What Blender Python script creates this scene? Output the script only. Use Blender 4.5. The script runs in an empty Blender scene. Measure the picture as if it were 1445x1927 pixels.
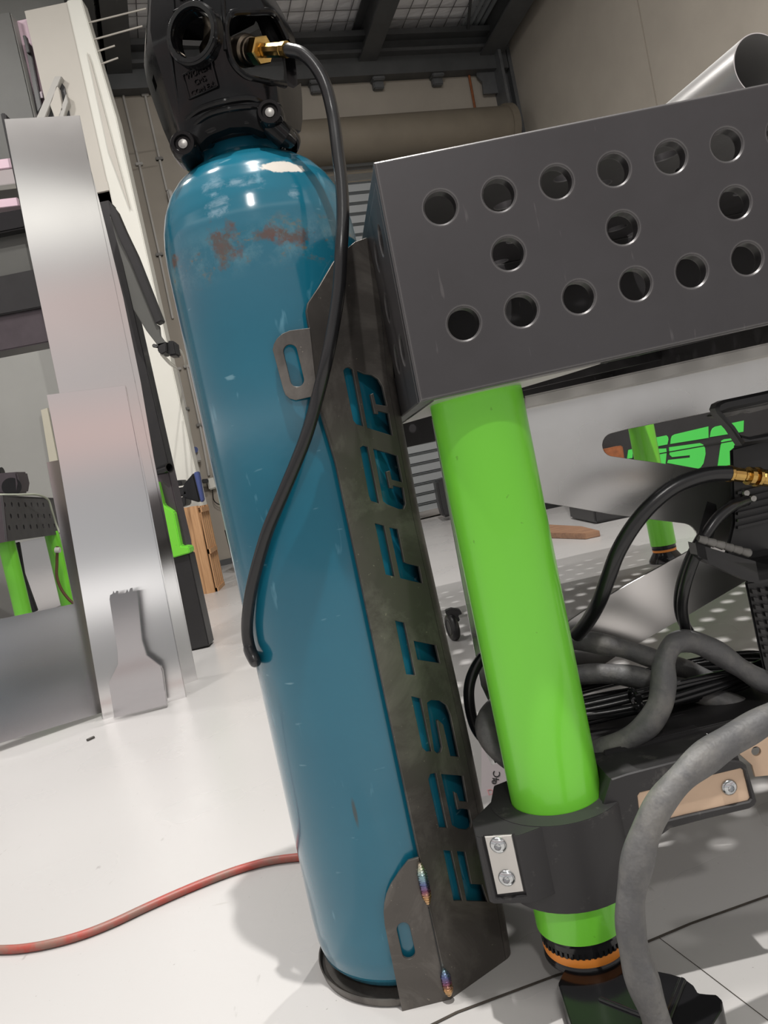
import bpy, bmesh, math, random
from mathutils import Vector, Matrix, geometry
random.seed(7)
C = bpy.context.scene.collection
sc = bpy.context.scene
R = math.radians
# ---------------------------------------------------------------- camera model
F_PX, W, HH = 1450.0, 1445.0, 1927.0
CAM_H, PITCH, ROLL = 0.54, R(3.2), R(11.9)
Fv = Vector((0, math.cos(PITCH), -math.sin(PITCH)))
U0 = Vector((0, math.sin(PITCH), math.cos(PITCH)))
R0 = Vector((1, 0, 0))
Iv = R0 * math.cos(ROLL) - U0 * math.sin(ROLL)
Jv = R0 * math.sin(ROLL) + U0 * math.cos(ROLL)
CAM = Vector((0, 0, CAM_H))
def ray(px, py):
    return Fv + Iv * ((px - W / 2) / F_PX) + Jv * ((HH / 2 - py) / F_PX)
def P(px, py, Y):                      # the point seen at a pixel, Y metres in front of the photographer
    d = ray(px, py); return CAM + d * (Y / d.y)
def PF(px, py, z=0.0):                 # ... on a level surface of height z
    d = ray(px, py); return CAM + d * ((z - CAM.z) / d.z)
def PP(px, py, o, n):                  # ... on any plane
    d = ray(px, py); return CAM + d * ((o - CAM).dot(n) / d.dot(n))
cam = bpy.data.objects.new('camera', bpy.data.cameras.new('camera'))
C.objects.link(cam)
m = Matrix.Identity(4)
for i, c in enumerate((Iv, Jv, -Fv)):
    for k in range(3): m[k][i] = c[k]
m.translation = CAM
cam.matrix_world = m
cam.data.sensor_fit = 'VERTICAL'; cam.data.sensor_height = 24; cam.data.sensor_width = 18
cam.data.lens = 24 * F_PX / HH
cam.data.clip_start = 0.02; cam.data.clip_end = 100
sc.camera = cam
# ---------------------------------------------------------------- builders
class MB:
    def __init__(s): s.v = []; s.f = []
    def add(s, vs, fs):
        n = len(s.v); s.v += [Vector(v) for v in vs]; s.f += [[i + n for i in f] for f in fs]; return s
    def box(s, c, size, ex=None, ey=None, ez=None):
        c = Vector(c); ex = ex or Vector((1,0,0)); ey = ey or Vector((0,1,0)); ez = ez or Vector((0,0,1))
        a, b, d = [x / 2 for x in size]
        vs = [c + ex*(a*i) + ey*(b*j) + ez*(d*k) for k in (-1,1) for j in (-1,1) for i in (-1,1)]
        return s.add(vs, [[0,2,3,1],[4,5,7,6],[0,1,5,4],[2,6,7,3],[0,4,6,2],[1,3,7,5]])
    def bb(s, x0, x1, y0, y1, z0, z1):
        return s.box(((x0+x1)/2,(y0+y1)/2,(z0+z1)/2), (x1-x0,y1-y0,z1-z0))
    def prism(s, poly, off):
        poly = [Vector(p) for p in poly]; off = Vector(off); n = len(poly)
        fs = [list(range(n)), list(range(2*n-1, n-1, -1))]
        fs += [[(i+1) % n, i, i+n, (i+1) % n + n] for i in range(n)]
        return s.add(poly + [p + off for p in poly], fs)
    def prism2(s, A, B):
        n = len(A); fs = [list(range(n)), list(range(2*n-1, n-1, -1))] + [[(i+1) % n, i, i+n, (i+1) % n + n] for i in range(n)]
        return s.add(list(A) + list(B), fs)
    def lathe(s, prof, c=(0,0,0), axis=(0,0,1), seg=64, cap=True):
        c = Vector(c); q = Vector((0,0,1)).rotation_difference(Vector(axis).normalized())
        vs = []; fs = []; k = len(prof)
        for r, z in prof:
            for i in range(seg):
                a = 2*math.pi*i/seg
                vs.append(c + q @ Vector((r*math.cos(a), r*math.sin(a), z)))
        for j in range(k-1):
            for i in range(seg):
                fs.append([j*seg+i, j*seg+(i+1)%seg, (j+1)*seg+(i+1)%seg, (j+1)*seg+i])
        if cap:
            fs.append(list(range(seg-1,-1,-1))); fs.append([(k-1)*seg+i for i in range(seg)])
        return s.add(vs, fs)
    def cyl(s, a, b, r, seg=24, r2=None):
        a = Vector(a); b = Vector(b); d = b - a
        return s.lathe([(r,0),(r if r2 is None else r2,d.length)], a, d, seg)
    def tube(s, pts, r, seg=14, close=False):
        pts = [Vector(p) for p in pts]; n = len(pts)
        rr = r if isinstance(r, (list, tuple)) else [r]*n
        t = (pts[1]-pts[0]).normalized()
        nrm = t.orthogonal().normalized(); vs = []; fs = []
        for i in range(n):
            tn = (pts[min(i+1,n-1)] - pts[max(i-1,0)])
            tn = tn.normalized() if tn.length > 1e-9 else t
            nrm = (t.rotation_difference(tn) @ nrm).normalized(); t = tn
            b = t.cross(nrm).normalized()
            for k in range(seg):
                a = 2*math.pi*k/seg
                vs.append(pts[i] + (nrm*math.cos(a) + b*math.sin(a))*rr[i])
        for i in range(n-1):
            for k in range(seg):
                fs.append([i*seg+k, i*seg+(k+1)%seg, (i+1)*seg+(k+1)%seg, (i+1)*seg+k])
        fs.append(list(range(seg-1,-1,-1))); fs.append([(n-1)*seg+k for k in range(seg)])
        return s.add(vs, fs)
    def torus(s, c, axis, R1, r1, seg=48, k=10):
        c = Vector(c); q = Vector((0,0,1)).rotation_difference(Vector(axis).normalized()); vs=[]; fs=[]
        for i in range(seg):
            a = 2*math.pi*i/seg
            for j in range(k):
                b = 2*math.pi*j/k
                vs.append(c + q @ Vector(((R1+r1*math.cos(b))*math.cos(a),(R1+r1*math.cos(b))*math.sin(a),r1*math.sin(b))))
        for i in range(seg):
            for j in range(k):
                fs.append([i*k+j, ((i+1)%seg)*k+j, ((i+1)%seg)*k+(j+1)%k, i*k+(j+1)%k])
        return s.add(vs, fs)
    def mesh(s, me, mat=None):
        M_ = mat or Matrix.Identity(4)
        return s.add([M_ @ v.co for v in me.vertices], [list(p.vertices) for p in me.polygons])
def spline(pts, n=10, closed=False):
    pts = [Vector(p) for p in pts]; out = []; N = len(pts)
    for i in range(N if closed else N-1):
        g = (lambda k: pts[k % N]) if closed else (lambda k: pts[min(max(k,0),N-1)])
        p0, p1, p2, p3 = g(i-1), g(i), g(i+1), g(i+2)
        for k in range(n):
            t = k/n
            out.append(0.5*((2*p1)+(p2-p0)*t+(2*p0-5*p1+4*p2-p3)*t*t+(3*p1-p0-3*p2+p3)*t**3))
    out.append(pts[0] if closed else pts[-1]); return out
def wloc(o):
    v = Vector((0,0,0))
    while o is not None: v = v + o.location; o = o.parent
    return v
def build(name, mb, mat, parent=None, bevel=0, seg=2, ang=35, label=None, origin=None):
    off = (wloc(parent) if origin is None else Vector(origin)) if parent else None
    if off is None:
        lo = Vector([min(v[i] for v in mb.v) for i in range(3)]); hi = Vector([max(v[i] for v in mb.v) for i in range(3)])
        off = Vector(((lo.x+hi.x)/2, (lo.y+hi.y)/2, lo.z))
    me = bpy.data.meshes.new(name)
    me.from_pydata([v - off for v in mb.v], [], mb.f)
    bm = bmesh.new(); bm.from_mesh(me)
    bmesh.ops.remove_doubles(bm, verts=bm.verts, dist=2e-6)
    bmesh.ops.recalc_face_normals(bm, faces=bm.faces)
    if bevel:
        es = [e for e in bm.edges if len(e.link_faces) == 2 and e.calc_face_angle(0) > 0.5]
        bmesh.ops.bevel(bm, geom=es, offset=bevel, segments=seg, affect='EDGES', clamp_overlap=True)
    bm.to_mesh(me); bm.free()
    me.polygons.foreach_set('use_smooth', [True]*len(me.polygons))
    me.set_sharp_from_angle(angle=R(ang))
    me.materials.append(mat)
    o = bpy.data.objects.new(name, me); C.objects.link(o)
    if parent:
        o.parent = parent
        if origin is not None: o.location = off - wloc(parent)
    else: o.location = off
    if label: o['label'] = label
    return o
def thing(name, label, cat, loc, group=None):
    o = bpy.data.objects.new(name, None); C.objects.link(o)
    o.location = Vector(loc); o.empty_display_size = 0.05
    return tag(o, label, cat, group)
def tag(o, label, cat, group=None):
    o['label'] = label; o['category'] = cat
    if group: o['group'] = group
    return o
def struct(name, mb, mat, **k):
    o = build(name, mb, mat, **k); o['kind'] = 'structure'; return o
def curve_mesh(cu):
    o = bpy.data.objects.new('tmp', cu); C.objects.link(o)
    dg = bpy.context.evaluated_depsgraph_get(); dg.update()
    me = bpy.data.meshes.new_from_object(o.evaluated_get(dg))
    bpy.data.objects.remove(o); return me
def inset(poly, d):
    # move a closed outline inwards by d (outwards when d is negative)
    n = len(poly); A = sum(poly[i][0]*poly[(i+1)%n][1] - poly[(i+1)%n][0]*poly[i][1] for i in range(n)); sg = 1 if A > 0 else -1
    out = []
    for i in range(n):
        p0, p1, p2 = (Vector(poly[i-1]), Vector(poly[i]), Vector(poly[(i+1)%n]))
        e1 = (p1-p0).normalized(); e2 = (p2-p1).normalized()
        n1 = Vector((-e1.y, e1.x))*sg; n2 = Vector((-e2.y, e2.x))*sg; m_ = n1+n2
        m_ = m_/max(.3, m_.length_squared/2) if m_.length > 1e-6 else n1
        out.append(tuple(p1 + m_*d))
    return out
def fill(polys):
    # triangles between closed outlines (even-odd), robust for many holes
    co = []; ed = []; bx = []
    for p in polys:
        k = len(co); co += [Vector((q[0], q[1])) for q in p]; ed += [(k+i, k+(i+1)%len(p)) for i in range(len(p))]
        xs = [q[0] for q in p]; ys = [q[1] for q in p]; bx.append((min(xs),max(xs),min(ys),max(ys)))
    vs, _, fs = geometry.delaunay_2d_cdt(co, ed, [], 0, 1e-7)[:3]
    keep = []
    for f in fs:
        cx = sum(vs[i].x for i in f)/len(f); cy = sum(vs[i].y for i in f)/len(f); c = 0
        for p, b in zip(polys, bx):
            if b[0] <= cx <= b[1] and b[2] <= cy <= b[3]:
                n = len(p)
                for i in range(n):
                    x0,y0 = p[i][0],p[i][1]; x1,y1 = p[(i+1)%n][0],p[(i+1)%n][1]
                    if (y0 > cy) != (y1 > cy) and cx < (x1-x0)*(cy-y0)/(y1-y0)+x0: c += 1
        if c % 2: keep.append(list(f))
    return [(v.x, v.y) for v in vs], keep
def plate(mb, outline, holes, o, ex, ey, n, th, bevel=0.0):
    # flat sheet with cut-outs; its front face lies in the plane (o, ex, ey), thickness goes behind it
    polys = [[(p[0],p[1]) for p in outline]] + [[(p[0],p[1]) for p in h] for h in holes]
    at = lambda p, d: o + ex*p[0] + ey*p[1] - n*d
    fr = polys if not bevel else [inset(polys[0], bevel)] + [inset(h, -bevel) for h in polys[1:]]
    vs, fs = fill(fr); mb.add([at(v,0) for v in vs], fs)
    vs, fs = fill(polys); mb.add([at(v,th) for v in vs], fs)
    for p, q in zip(polys, fr):
        k = len(p); lv = [at(v,0) for v in q] + ([at(v,bevel) for v in p] if bevel else []) + [at(v,th) for v in p]
        m_ = len(lv)//k
        mb.add(lv, [[r*k+i, r*k+(i+1)%k, (r+1)*k+(i+1)%k, (r+1)*k+i] for r in range(m_-1) for i in range(k)])
    return mb
def circ(x, y, r, n=28): return [(x + r*math.cos(2*math.pi*i/n), y + r*math.sin(2*math.pi*i/n)) for i in range(n)]
def slot(a, b, r, n=10):
    a = Vector((a[0],a[1])); b = Vector((b[0],b[1])); d = (b-a).normalized(); t0 = math.atan2(d.y,d.x)
    out = [(b.x+r*math.cos(t0-math.pi/2+math.pi*i/n), b.y+r*math.sin(t0-math.pi/2+math.pi*i/n)) for i in range(n+1)]
    out += [(a.x+r*math.cos(t0+math.pi/2+math.pi*i/n), a.y+r*math.sin(t0+math.pi/2+math.pi*i/n)) for i in range(n+1)]
    return out
class Frame:
    # an upright working plane: pixels of the photo are read off on it in metres
    def __init__(s, o, ex, ey=None):
        s.o = Vector(o); s.ex = Vector(ex).normalized(); ey = Vector(ey or (0,0,1))
        s.ey = (ey - s.ex*ey.dot(s.ex)).normalized(); s.n = s.ex.cross(s.ey)
    def uv(s, px, py):
        q = PP(px, py, s.o, s.n) - s.o; return (q.dot(s.ex), q.dot(s.ey))
    def pt(s, a, b, d=0): return s.o + s.ex*a + s.ey*b + s.n*d
    def poly(s, L): return [s.uv(*p) for p in L]
    def plate(s, mb, out, holes, th, bevel=0, d=0, px=True):
        if px: out = s.poly(out); holes = [s.poly(h) for h in holes]
        return plate(mb, out, holes, s.o + s.n*d, s.ex, s.ey, s.n, th, bevel)
    def prism(s, mb, out, th, d=0):
        L = [s.pt(*s.uv(*p), d) for p in out]; return mb.prism(L, -s.n*th)
def lean_frame(a, b, lean, z=0.0):     # a sheet standing on the floor at pixels a-b and leaning back
    A = PF(*a, z); B = PF(*b, z); ex = (B-A).normalized()
    back = Vector((0,0,1)).cross(ex).normalized()
    if back.y < 0: back = -back
    return Frame(A, ex, Vector((0,0,1))*math.cos(lean) + back*math.sin(lean))
def text_mesh(s, size, ex=0.0003, align='CENTER'):
    cu = bpy.data.curves.new('t', 'FONT'); cu.body = s; cu.size = size; cu.extrude = ex; cu.align_x = align; cu.align_y = 'CENTER'
    return curve_mesh(cu)
def fmat(o, ex, ey, n):
    return Matrix(((ex.x,ey.x,n.x,o.x),(ex.y,ey.y,n.y,o.y),(ex.z,ey.z,n.z,o.z),(0,0,0,1)))
def boolean(me, cutters):
    o = bpy.data.objects.new('b', me); C.objects.link(o); tmp = []
    for cm in cutters:
        c = bpy.data.objects.new('c', cm); C.objects.link(c); tmp.append(c)
        md = o.modifiers.new('x', 'BOOLEAN'); md.object = c; md.operation = 'DIFFERENCE'; md.solver = 'EXACT'
    dg = bpy.context.evaluated_depsgraph_get(); dg.update()
    out = bpy.data.meshes.new_from_object(o.evaluated_get(dg))
    for c in tmp + [o]: bpy.data.objects.remove(c)
    return out
def tomesh(mb):
    me = bpy.data.meshes.new('m'); me.from_pydata(mb.v, [], mb.f)
    bm = bmesh.new(); bm.from_mesh(me); bmesh.ops.remove_doubles(bm, verts=bm.verts, dist=1e-6); bmesh.ops.recalc_face_normals(bm, faces=bm.faces); bm.to_mesh(me); bm.free()
    return me
# ---------------------------------------------------------------- materials
def srgb(r, g, b):
    f = lambda c: (c/255/12.92 if c/255 <= .04045 else ((c/255+.055)/1.055)**2.4)
    return (f(r), f(g), f(b), 1)
class Mat:
    def __init__(s, name, col, rough=.5, metal=0, **kw):
        s.m = bpy.data.materials.new(name); s.m.use_nodes = True
        s.t = s.m.node_tree; s.b = s.t.nodes['Principled BSDF']
        s.b.inputs['Base Color'].default_value = col
        s.b.inputs['Roughness'].default_value = rough; s.b.inputs['Metallic'].default_value = metal
        for k, v in kw.items(): s.b.inputs[k.replace('_', ' ')].default_value = v
        s.col = col; s.co = None
    def n(s, t, **kw):
        x = s.t.nodes.new(t)
        for k, v in kw.items(): setattr(x, k, v)
        return x
    def l(s, a, b): s.t.links.new(a, b)
    def coord(s, scale=(1,1,1)):
        tc = s.n('ShaderNodeTexCoord'); mp = s.n('ShaderNodeMapping'); mp.inputs['Scale'].default_value = scale
        s.l(tc.outputs['Object'], mp.inputs['Vector']); return mp.outputs['Vector']
    def noise(s, scale, detail=4, rough=.6, stretch=(1,1,1), dist=0):
        x = s.n('ShaderNodeTexNoise'); x.inputs['Scale'].default_value = scale; x.inputs['Detail'].default_value = detail
        x.inputs['Roughness'].default_value = rough; x.inputs['Distortion'].default_value = dist
        s.l(s.coord(stretch), x.inputs['Vector']); return x.outputs['Fac']
    def ramp(s, fac, stops):
        x = s.n('ShaderNodeValToRGB'); e = x.color_ramp.elements
        while len(e) < len(stops): e.new(.5)
        for q, (p, c) in zip(e, stops):
            q.position = p; q.color = c if len(c) == 4 else (*c, 1)
        s.l(fac, x.inputs['Fac']); return x.outputs['Color']
    def step(s, fac, a, b):
        x = s.n('ShaderNodeMapRange'); x.inputs['From Min'].default_value = a; x.inputs['From Max'].default_value = b
        x.clamp = True; s.l(fac, x.inputs['Value']); return x.outputs['Result']
    def math(s, op, a, b=None):
        x = s.n('ShaderNodeMath', operation=op)
        for i, v in enumerate((a, b)):
            if v is None: continue
            if isinstance(v, (int, float)): x.inputs[i].default_value = v
            else: s.l(v, x.inputs[i])
        return x.outputs[0]
    def cur(s, name):
        i = s.b.inputs[name]
        return i.links[0].from_socket if i.links else None
    def mix(s, fac, col):
        x = s.n('ShaderNodeMix', data_type='RGBA')
        old = s.cur('Base Color')
        if old is None: x.inputs[6].default_value = s.b.inputs['Base Color'].default_value
        else: s.l(old, x.inputs[6])
        if isinstance(fac, (int, float)): x.inputs[0].default_value = fac
        else: s.l(fac, x.inputs[0])
        if isinstance(col, tuple): x.inputs[7].default_value = col
        else: s.l(col, x.inputs[7])
        s.l(x.outputs[2], s.b.inputs['Base Color']); return s
    def vary(s, amt, scale, stretch=(1,1,1), detail=4):
        f = s.step(s.noise(scale, detail, .6, stretch), .3, .7)
        c = s.col; s.mix(f, tuple(min(1, x*(1-amt)) for x in c[:3]) + (1,)); return s
    def rough(s, fac, a, b):
        x = s.n('ShaderNodeMapRange'); x.inputs['To Min'].default_value = a; x.inputs['To Max'].default_value = b
        s.l(fac, x.inputs['Value']); s.l(x.outputs['Result'], s.b.inputs['Roughness']); return s
    def bump(s, fac, st, dist=.001):
        x = s.n('ShaderNodeBump'); x.inputs['Strength'].default_value = st; x.inputs['Distance'].default_value = dist
        s.l(fac, x.inputs['Height'])
        old = s.cur('Normal')
        if old: s.l(old, x.inputs['Normal'])
        s.l(x.outputs['Normal'], s.b.inputs['Normal']); return s
    def spot(s, pt, r, soft=.3, stretch=(1,1,1), nscale=60, namt=.6):
        # a mask round one spot of the object, with a ragged edge
        tc = s.n('ShaderNodeTexCoord'); vm = s.n('ShaderNodeVectorMath', operation='SUBTRACT')
        s.l(tc.outputs['Object'], vm.inputs[0]); vm.inputs[1].default_value = pt
        v2 = s.n('ShaderNodeVectorMath', operation='MULTIPLY'); s.l(vm.outputs[0], v2.inputs[0]); v2.inputs[1].default_value = stretch
        ln = s.n('ShaderNodeVectorMath', operation='LENGTH'); s.l(v2.outputs[0], ln.inputs[0])
        d = s.math('ADD', ln.outputs['Value'], s.math('MULTIPLY', s.math('SUBTRACT', s.noise(nscale, 6, .7), .5), r*namt*2))
        return s.math('SUBTRACT', 1.0, s.step(d, r*(1-soft), r))
# ---------------------------------------------------------------- the materials
def brushed(name, col, rough=.32, aniso=.75, rot=.25, smudge=True):
    m = Mat(name, col, rough, 1.0)
    m.b.inputs['Anisotropic'].default_value = aniso
    tg = m.n('ShaderNodeCombineXYZ'); tg.inputs[0].default_value = 1.0
    m.b.inputs['Anisotropic Rotation'].default_value = 0.0
    m.l(tg.outputs[0], m.b.inputs['Tangent'])
    if smudge:
        f = m.noise(6, 3, .5)
        m.rough(f, rough-.01, rough + .03)
    return m.m
M = {}
def make_mats():
    # floor: pale grey sealed concrete with scuffs, hairlines and specks
    f = Mat('floor_concrete', (.455,.445,.438,1), .3)
    f.mix(f.step(f.noise(1.0, 2, .5), .3, .8), (.41,.40,.395,1))
    f.mix(f.math('MULTIPLY', f.step(f.noise(55, 3, .5, (1,.35,1)), .71, .78), .6), (.26,.25,.24,1))
    f.mix(f.math('MULTIPLY', f.step(f.noise(26, 2, .5, (.25,1.6,1)), .74, .78), .5), (.3,.28,.26,1))
    f.mix(f.math('MULTIPLY', f.step(f.noise(2.5, 2, .45), .5, .9), .2), (.42,.40,.38,1))
    f.mix(f.math('MULTIPLY', f.step(f.noise(190, 2, .5), .74, .78), .7), (.2,.19,.18,1))
    f.rough(f.noise(3, 3, .5), .20, .38); f.bump(f.noise(120, 3), .08)
    M['floor'] = f.m
    w = Mat('wall_concrete', (.37,.332,.282,1), .75); w.vary(.12, 2.2).bump(w.noise(90, 3), .1); M['wall'] = w.m
    w = Mat('wall_paint', (.70,.69,.63,1), .6); w.vary(.05, 3); M['white'] = w.m
    w = Mat('wall_beige', (.52,.49,.44,1), .65); w.vary(.05, 3); M['beige'] = w.m
    w = Mat('wall_grey', (.36,.36,.34,1), .55); w.vary(.08, 2); M['greywall'] = w.m
    M['pink'] = Mat('pink_panel', (.70,.52,.60,1), .4).m
    M['cream'] = Mat('cream_strip', (.55,.52,.42,1), .6).m
    M['darkpanel'] = Mat('dark_grey_panel', (.095,.095,.088,1), .5).vary(.1, 8).m
    # teal paint: glossy, scratched, with rust on the shoulder seam
    M['galv'] = Mat('galvanised', (.17,.175,.18,1), .5, .5).vary(.3, 6).m
    M['beam'] = Mat('beam_steel', (.10,.103,.105,1), .5, .3).vary(.25, 4).m
    M['drum'] = Mat('door_drum', (.17,.145,.11,1), .5).vary(.15, 4).m
    M['slat'] = Mat('door_slat', (.34,.36,.37,1), .38, .3).m
    ins = Mat('insulation_foil', (.86,.85,.86,1), .55); ins.bump(ins.noise(14, 3, .5, (.3,1,1)), .5, .03); M['insul'] = ins.m
    M['wire'] = Mat('mesh_wire', (.22,.21,.21,1), .5, .6).m
    M['sheet'] = Mat('x', (1,1,1,1)).m
    M['alu'] = brushed('brushed_aluminium', (.80,.785,.775,1), .15, .92)
    M['alu_dark'] = brushed('brushed_steel', (.50,.485,.495,1), .19, .9)
    st = Mat('mill_steel_plate', (.80,.785,.77,1), .27, 1.0, Anisotropic=.5)
    st.mix(st.math('MULTIPLY', st.step(st.noise(7, 4, .55), .45, .75), .35), (.50,.475,.44,1))
    st.rough(st.step(st.noise(5, 3, .5), .35, .7), .25, .34); M['plate'] = st.m
    b = Mat('black_oxide_steel', (.060,.057,.060,1), .42, .35)
    b.mix(b.step(b.noise(7, 5, .65), .4, .75), (.046,.043,.045,1))
    b.mix(b.math('MULTIPLY', b.step(b.noise(160, 2, .5, (1,1,.15)), .70, .74), .25), (.2,.19,.19,1))
    b.rough(b.noise(14, 5), .32, .46)
    bv = b.n('ShaderNodeBevel'); bv.samples = 4; bv.inputs['Radius'].default_value = .0022; ge = b.n('ShaderNodeNewGeometry'); dt = b.n('ShaderNodeVectorMath', operation='DOT_PRODUCT')
    b.l(bv.outputs[0], dt.inputs[0]); b.l(ge.outputs['Normal'], dt.inputs[1])
    b.mix(b.math('MULTIPLY', b.math('SUBTRACT', 1.0, b.step(dt.outputs['Value'], .90, .985)), .55), (.30,.29,.285,1)); M['table'] = b.m
    b = Mat('mill_scale', (.098,.089,.081,1), .42, .6)
    b.mix(b.step(b.noise(11, 6, .68, (1,1,1), .6), .46, .62), (.165,.152,.138,1))
    b.mix(b.step(b.noise(5, 5, .6), .52, .7), (.060,.055,.052,1))
    b.mix(b.math('MULTIPLY', b.step(b.noise(240, 2), .72, .75), .6), (.30,.27,.22,1))
    b.rough(b.noise(12, 5), .3, .55); M['scale'] = b.m
    g = Mat('green_powdercoat', (.185,.66,.045,1), .28); g.bump(g.noise(420, 2), .06)
    g.mix(g.math('MULTIPLY', g.step(g.noise(60, 3), .72, .75), .5), (.10,.30,.02,1)); g.b.inputs['Coat Weight'].default_value = .25; M['green'] = g.m
    M['banner'] = Mat('green_letter', (.07,.58,.085,1), .4).m
    k = Mat('black_cast', (.0055,.0055,.006,1), .22); k.bump(k.noise(130, 3, .55), .10, .001); k.rough(k.noise(30, 4), .08, .17); k.b.inputs['Specular IOR Level'].default_value = .28; M['guard'] = k.m
    M['black'] = Mat('black_plastic', (.014,.014,.015,1), .38).vary(.3, 40).m
    M['blackgloss'] = Mat('black_gloss', (.010,.010,.011,1), .14).m
    p = Mat('black_print', (.021,.020,.021,1), .52)
    p.mix(p.math('MULTIPLY', p.step(p.noise(38, 6, .72), .60, .74), .55), (.13,.125,.115,1)); p.bump(p.noise(700, 2, .5, (.1,.1,1)), .12, .0004); M['print'] = p.m
    h = Mat('rubber_hose', (.012,.012,.013,1), .27); h.bump(h.noise(380, 2), .12, .0005); M['hose'] = h.m
    s = Mat('cable_sleeve', (.095,.095,.097,1), .55)
    s.mix(s.step(s.noise(30, 5, .6, (1,1,.6)), .42, .68), (.16,.155,.145,1)); s.mix(s.step(s.noise(38, 5, .65), .5, .72), (.075,.075,.080,1))
    s.bump(s.noise(60, 3), .6, .003); s.bump(s.noise(500, 2), .15, .0006); M['sleeve'] = s.m
    r = Mat('red_hose', (.34,.045,.032,1), .45)
    r.mix(r.step(r.noise(18, 5, .7), .42, .62), (.22,.115,.09,1)); M['red'] = r.m
    br = Mat('brass', (.62,.40,.13,1), .22, 1); br.vary(.25, 60); M['brass'] = br.m
    br = Mat('aged_brass', (.20,.165,.125,1), .35, 1); br.vary(.4, 70); M['oldbrass'] = br.m
    M['bolt'] = Mat('zinc_bolt', (.66,.68,.69,1), .2, 1).vary(.2, 200).m
    M['dullbolt'] = Mat('dull_bolt', (.42,.41,.39,1), .4, 1).vary(.3, 300).m
    M['clampplate'] = Mat('satin_plate', (.62,.60,.57,1), .4, .75).m
    M['tan'] = Mat('tan_plate', (.66,.48,.34,1), .5, .15).vary(.06, 40).m
    M['tube'] = Mat('tube_metal', (.80,.79,.78,1), .30, .9).m
    M['orange'] = Mat('orange_ring', (.80,.27,.04,1), .45).m
    M['rust'] = Mat('rusty_box', (.30,.095,.03,1), .7).vary(.4, 30).m
    wd = Mat('timber', (.52,.30,.15,1), .6); wd.mix(wd.step(wd.noise(14, 4, .6, (6,6,.5)), .4, .7), (.40,.215,.10,1)); M['timber'] = wd.m
    wd = Mat('timber_dark', (.30,.17,.10,1), .6); wd.mix(wd.step(wd.noise(10, 4, .6, (1,5,5)), .4, .7), (.20,.11,.07,1)); M['timber2'] = wd.m
    M['steelblack'] = Mat('black_painted_steel', (.022,.021,.022,1), .4).vary(.2, 20).m
    M['purple'] = Mat('plum_grey_steel', (.105,.088,.098,1), .33, .55).vary(.2, 12).m
    M['greyplastic'] = Mat('grey_plastic', (.40,.385,.36,1), .5).m
    M['conduit'] = Mat('grey_conduit', (.48,.46,.43,1), .5).m
    M['blue'] = Mat('blue_edge', (.05,.075,.22,1), .5).m
    M['rod'] = Mat('pale_rod', (.50,.47,.42,1), .4, .5).m
    M['bag'] = Mat('plastic_bag', (.62,.56,.57,1), .15).m
    M['ink'] = Mat('black_ink', (.02,.02,.02,1), .5).m
    M['pinkink'] = Mat('pink_ink', (.75,.35,.36,1), .4).m
    M['grip'] = Mat('worn_grip', (.17,.165,.155,1), .5).vary(.4, 60).m
    M['fabric'] = Mat('dark_strap', (.035,.035,.04,1), .7).vary(.4, 25, (1,1,4)).m
    M['wire2'] = Mat('pale_wire', (.42,.45,.36,1), .4).m
    M['brown'] = Mat('brown_hose', (.13,.065,.03,1), .5).m
    M['dust'] = Mat('dark_fleck', (.05,.045,.04,1), .6).m
    M['joint'] = Mat('floor_joint', (.06,.05,.04,1), .9).vary(.4, 60).m
    wl = Mat('weld', (.5,.4,.3,1), .25, 1.0)
    tc = wl.n('ShaderNodeTexCoord'); sx = wl.n('ShaderNodeSeparateXYZ'); wl.l(tc.outputs['Object'], sx.inputs[0])
    z = wl.math('ADD', sx.outputs['Z'], wl.math('MULTIPLY', wl.noise(120, 2), .008))
    zz = wl.step(z, .004, .066)
    wl.l(wl.ramp(zz, [(0,(.72,.52,.32)),(.12,(.62,.36,.16)),(.24,(.25,.10,.17)),(.36,(.14,.17,.34)),(.5,(.28,.44,.48)),(.63,(.55,.58,.44)),(.78,(.66,.46,.36)),(1,(.70,.63,.57))]), wl.b.inputs['Base Color'])
    wv = wl.n('ShaderNodeTexWave', bands_direction='Z'); wv.inputs['Scale'].default_value = 120; wv.inputs['Distortion'].default_value = 1.5
    wl.l(wl.coord(), wv.inputs['Vector']); wl.bump(wv.outputs['Fac'], .5, .001); M['weld'] = wl.m
make_mats()
# ================================================================ the room
WO = Vector((.45, 7.25, 0)); WX = Vector((math.cos(R(16.5)), math.sin(R(16.5)), 0)); WN = Vector((WX.y, -WX.x, 0))
BW = Frame(WO, WX)                                  # back wall
mb = MB(); mb.add([(-9,-3,0),(7,-3,0),(7,11,0),(-9,11,0)], [[0,1,2,3]]); struct('floor', mb, M['floor'])
mb = MB()
for a, b, h in ((-9.5,-2.2,4.6),(-2.2,1.75,4.6)): pass
mb.prism([BW.pt(-9,0), BW.pt(1.95,0), BW.pt(1.95,6), BW.pt(-9,6)], -BW.n*.2); struct('wall_back', mb, M['wall'])
cr = BW.uv(968, 240)[0]
RC = BW.pt(cr + .05, 0)                             # corner of back and right walls
RW = Frame(RC, WN)                                  # right wall runs back to the viewer
sj = RW.uv(1216, 90)[0]
mb = MB()
mb.prism([RW.pt(-.1,0), RW.pt(sj-.008,0), RW.pt(sj-.008,6.5), RW.pt(-.1,6.5)], -RW.n*.2)
mb.prism([RW.pt(sj+.008,0), RW.pt(8,0), RW.pt(8,6.5), RW.pt(sj+.008,6.5)], -RW.n*.2)
mb.prism([RW.pt(sj-.02,0,-.012), RW.pt(sj+.02,0,-.012), RW.pt(sj+.02,6.5,-.012), RW.pt(sj-.02,6.5,-.012)], -RW.n*.1)
struct('wall_right', mb, M['wall'])
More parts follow.
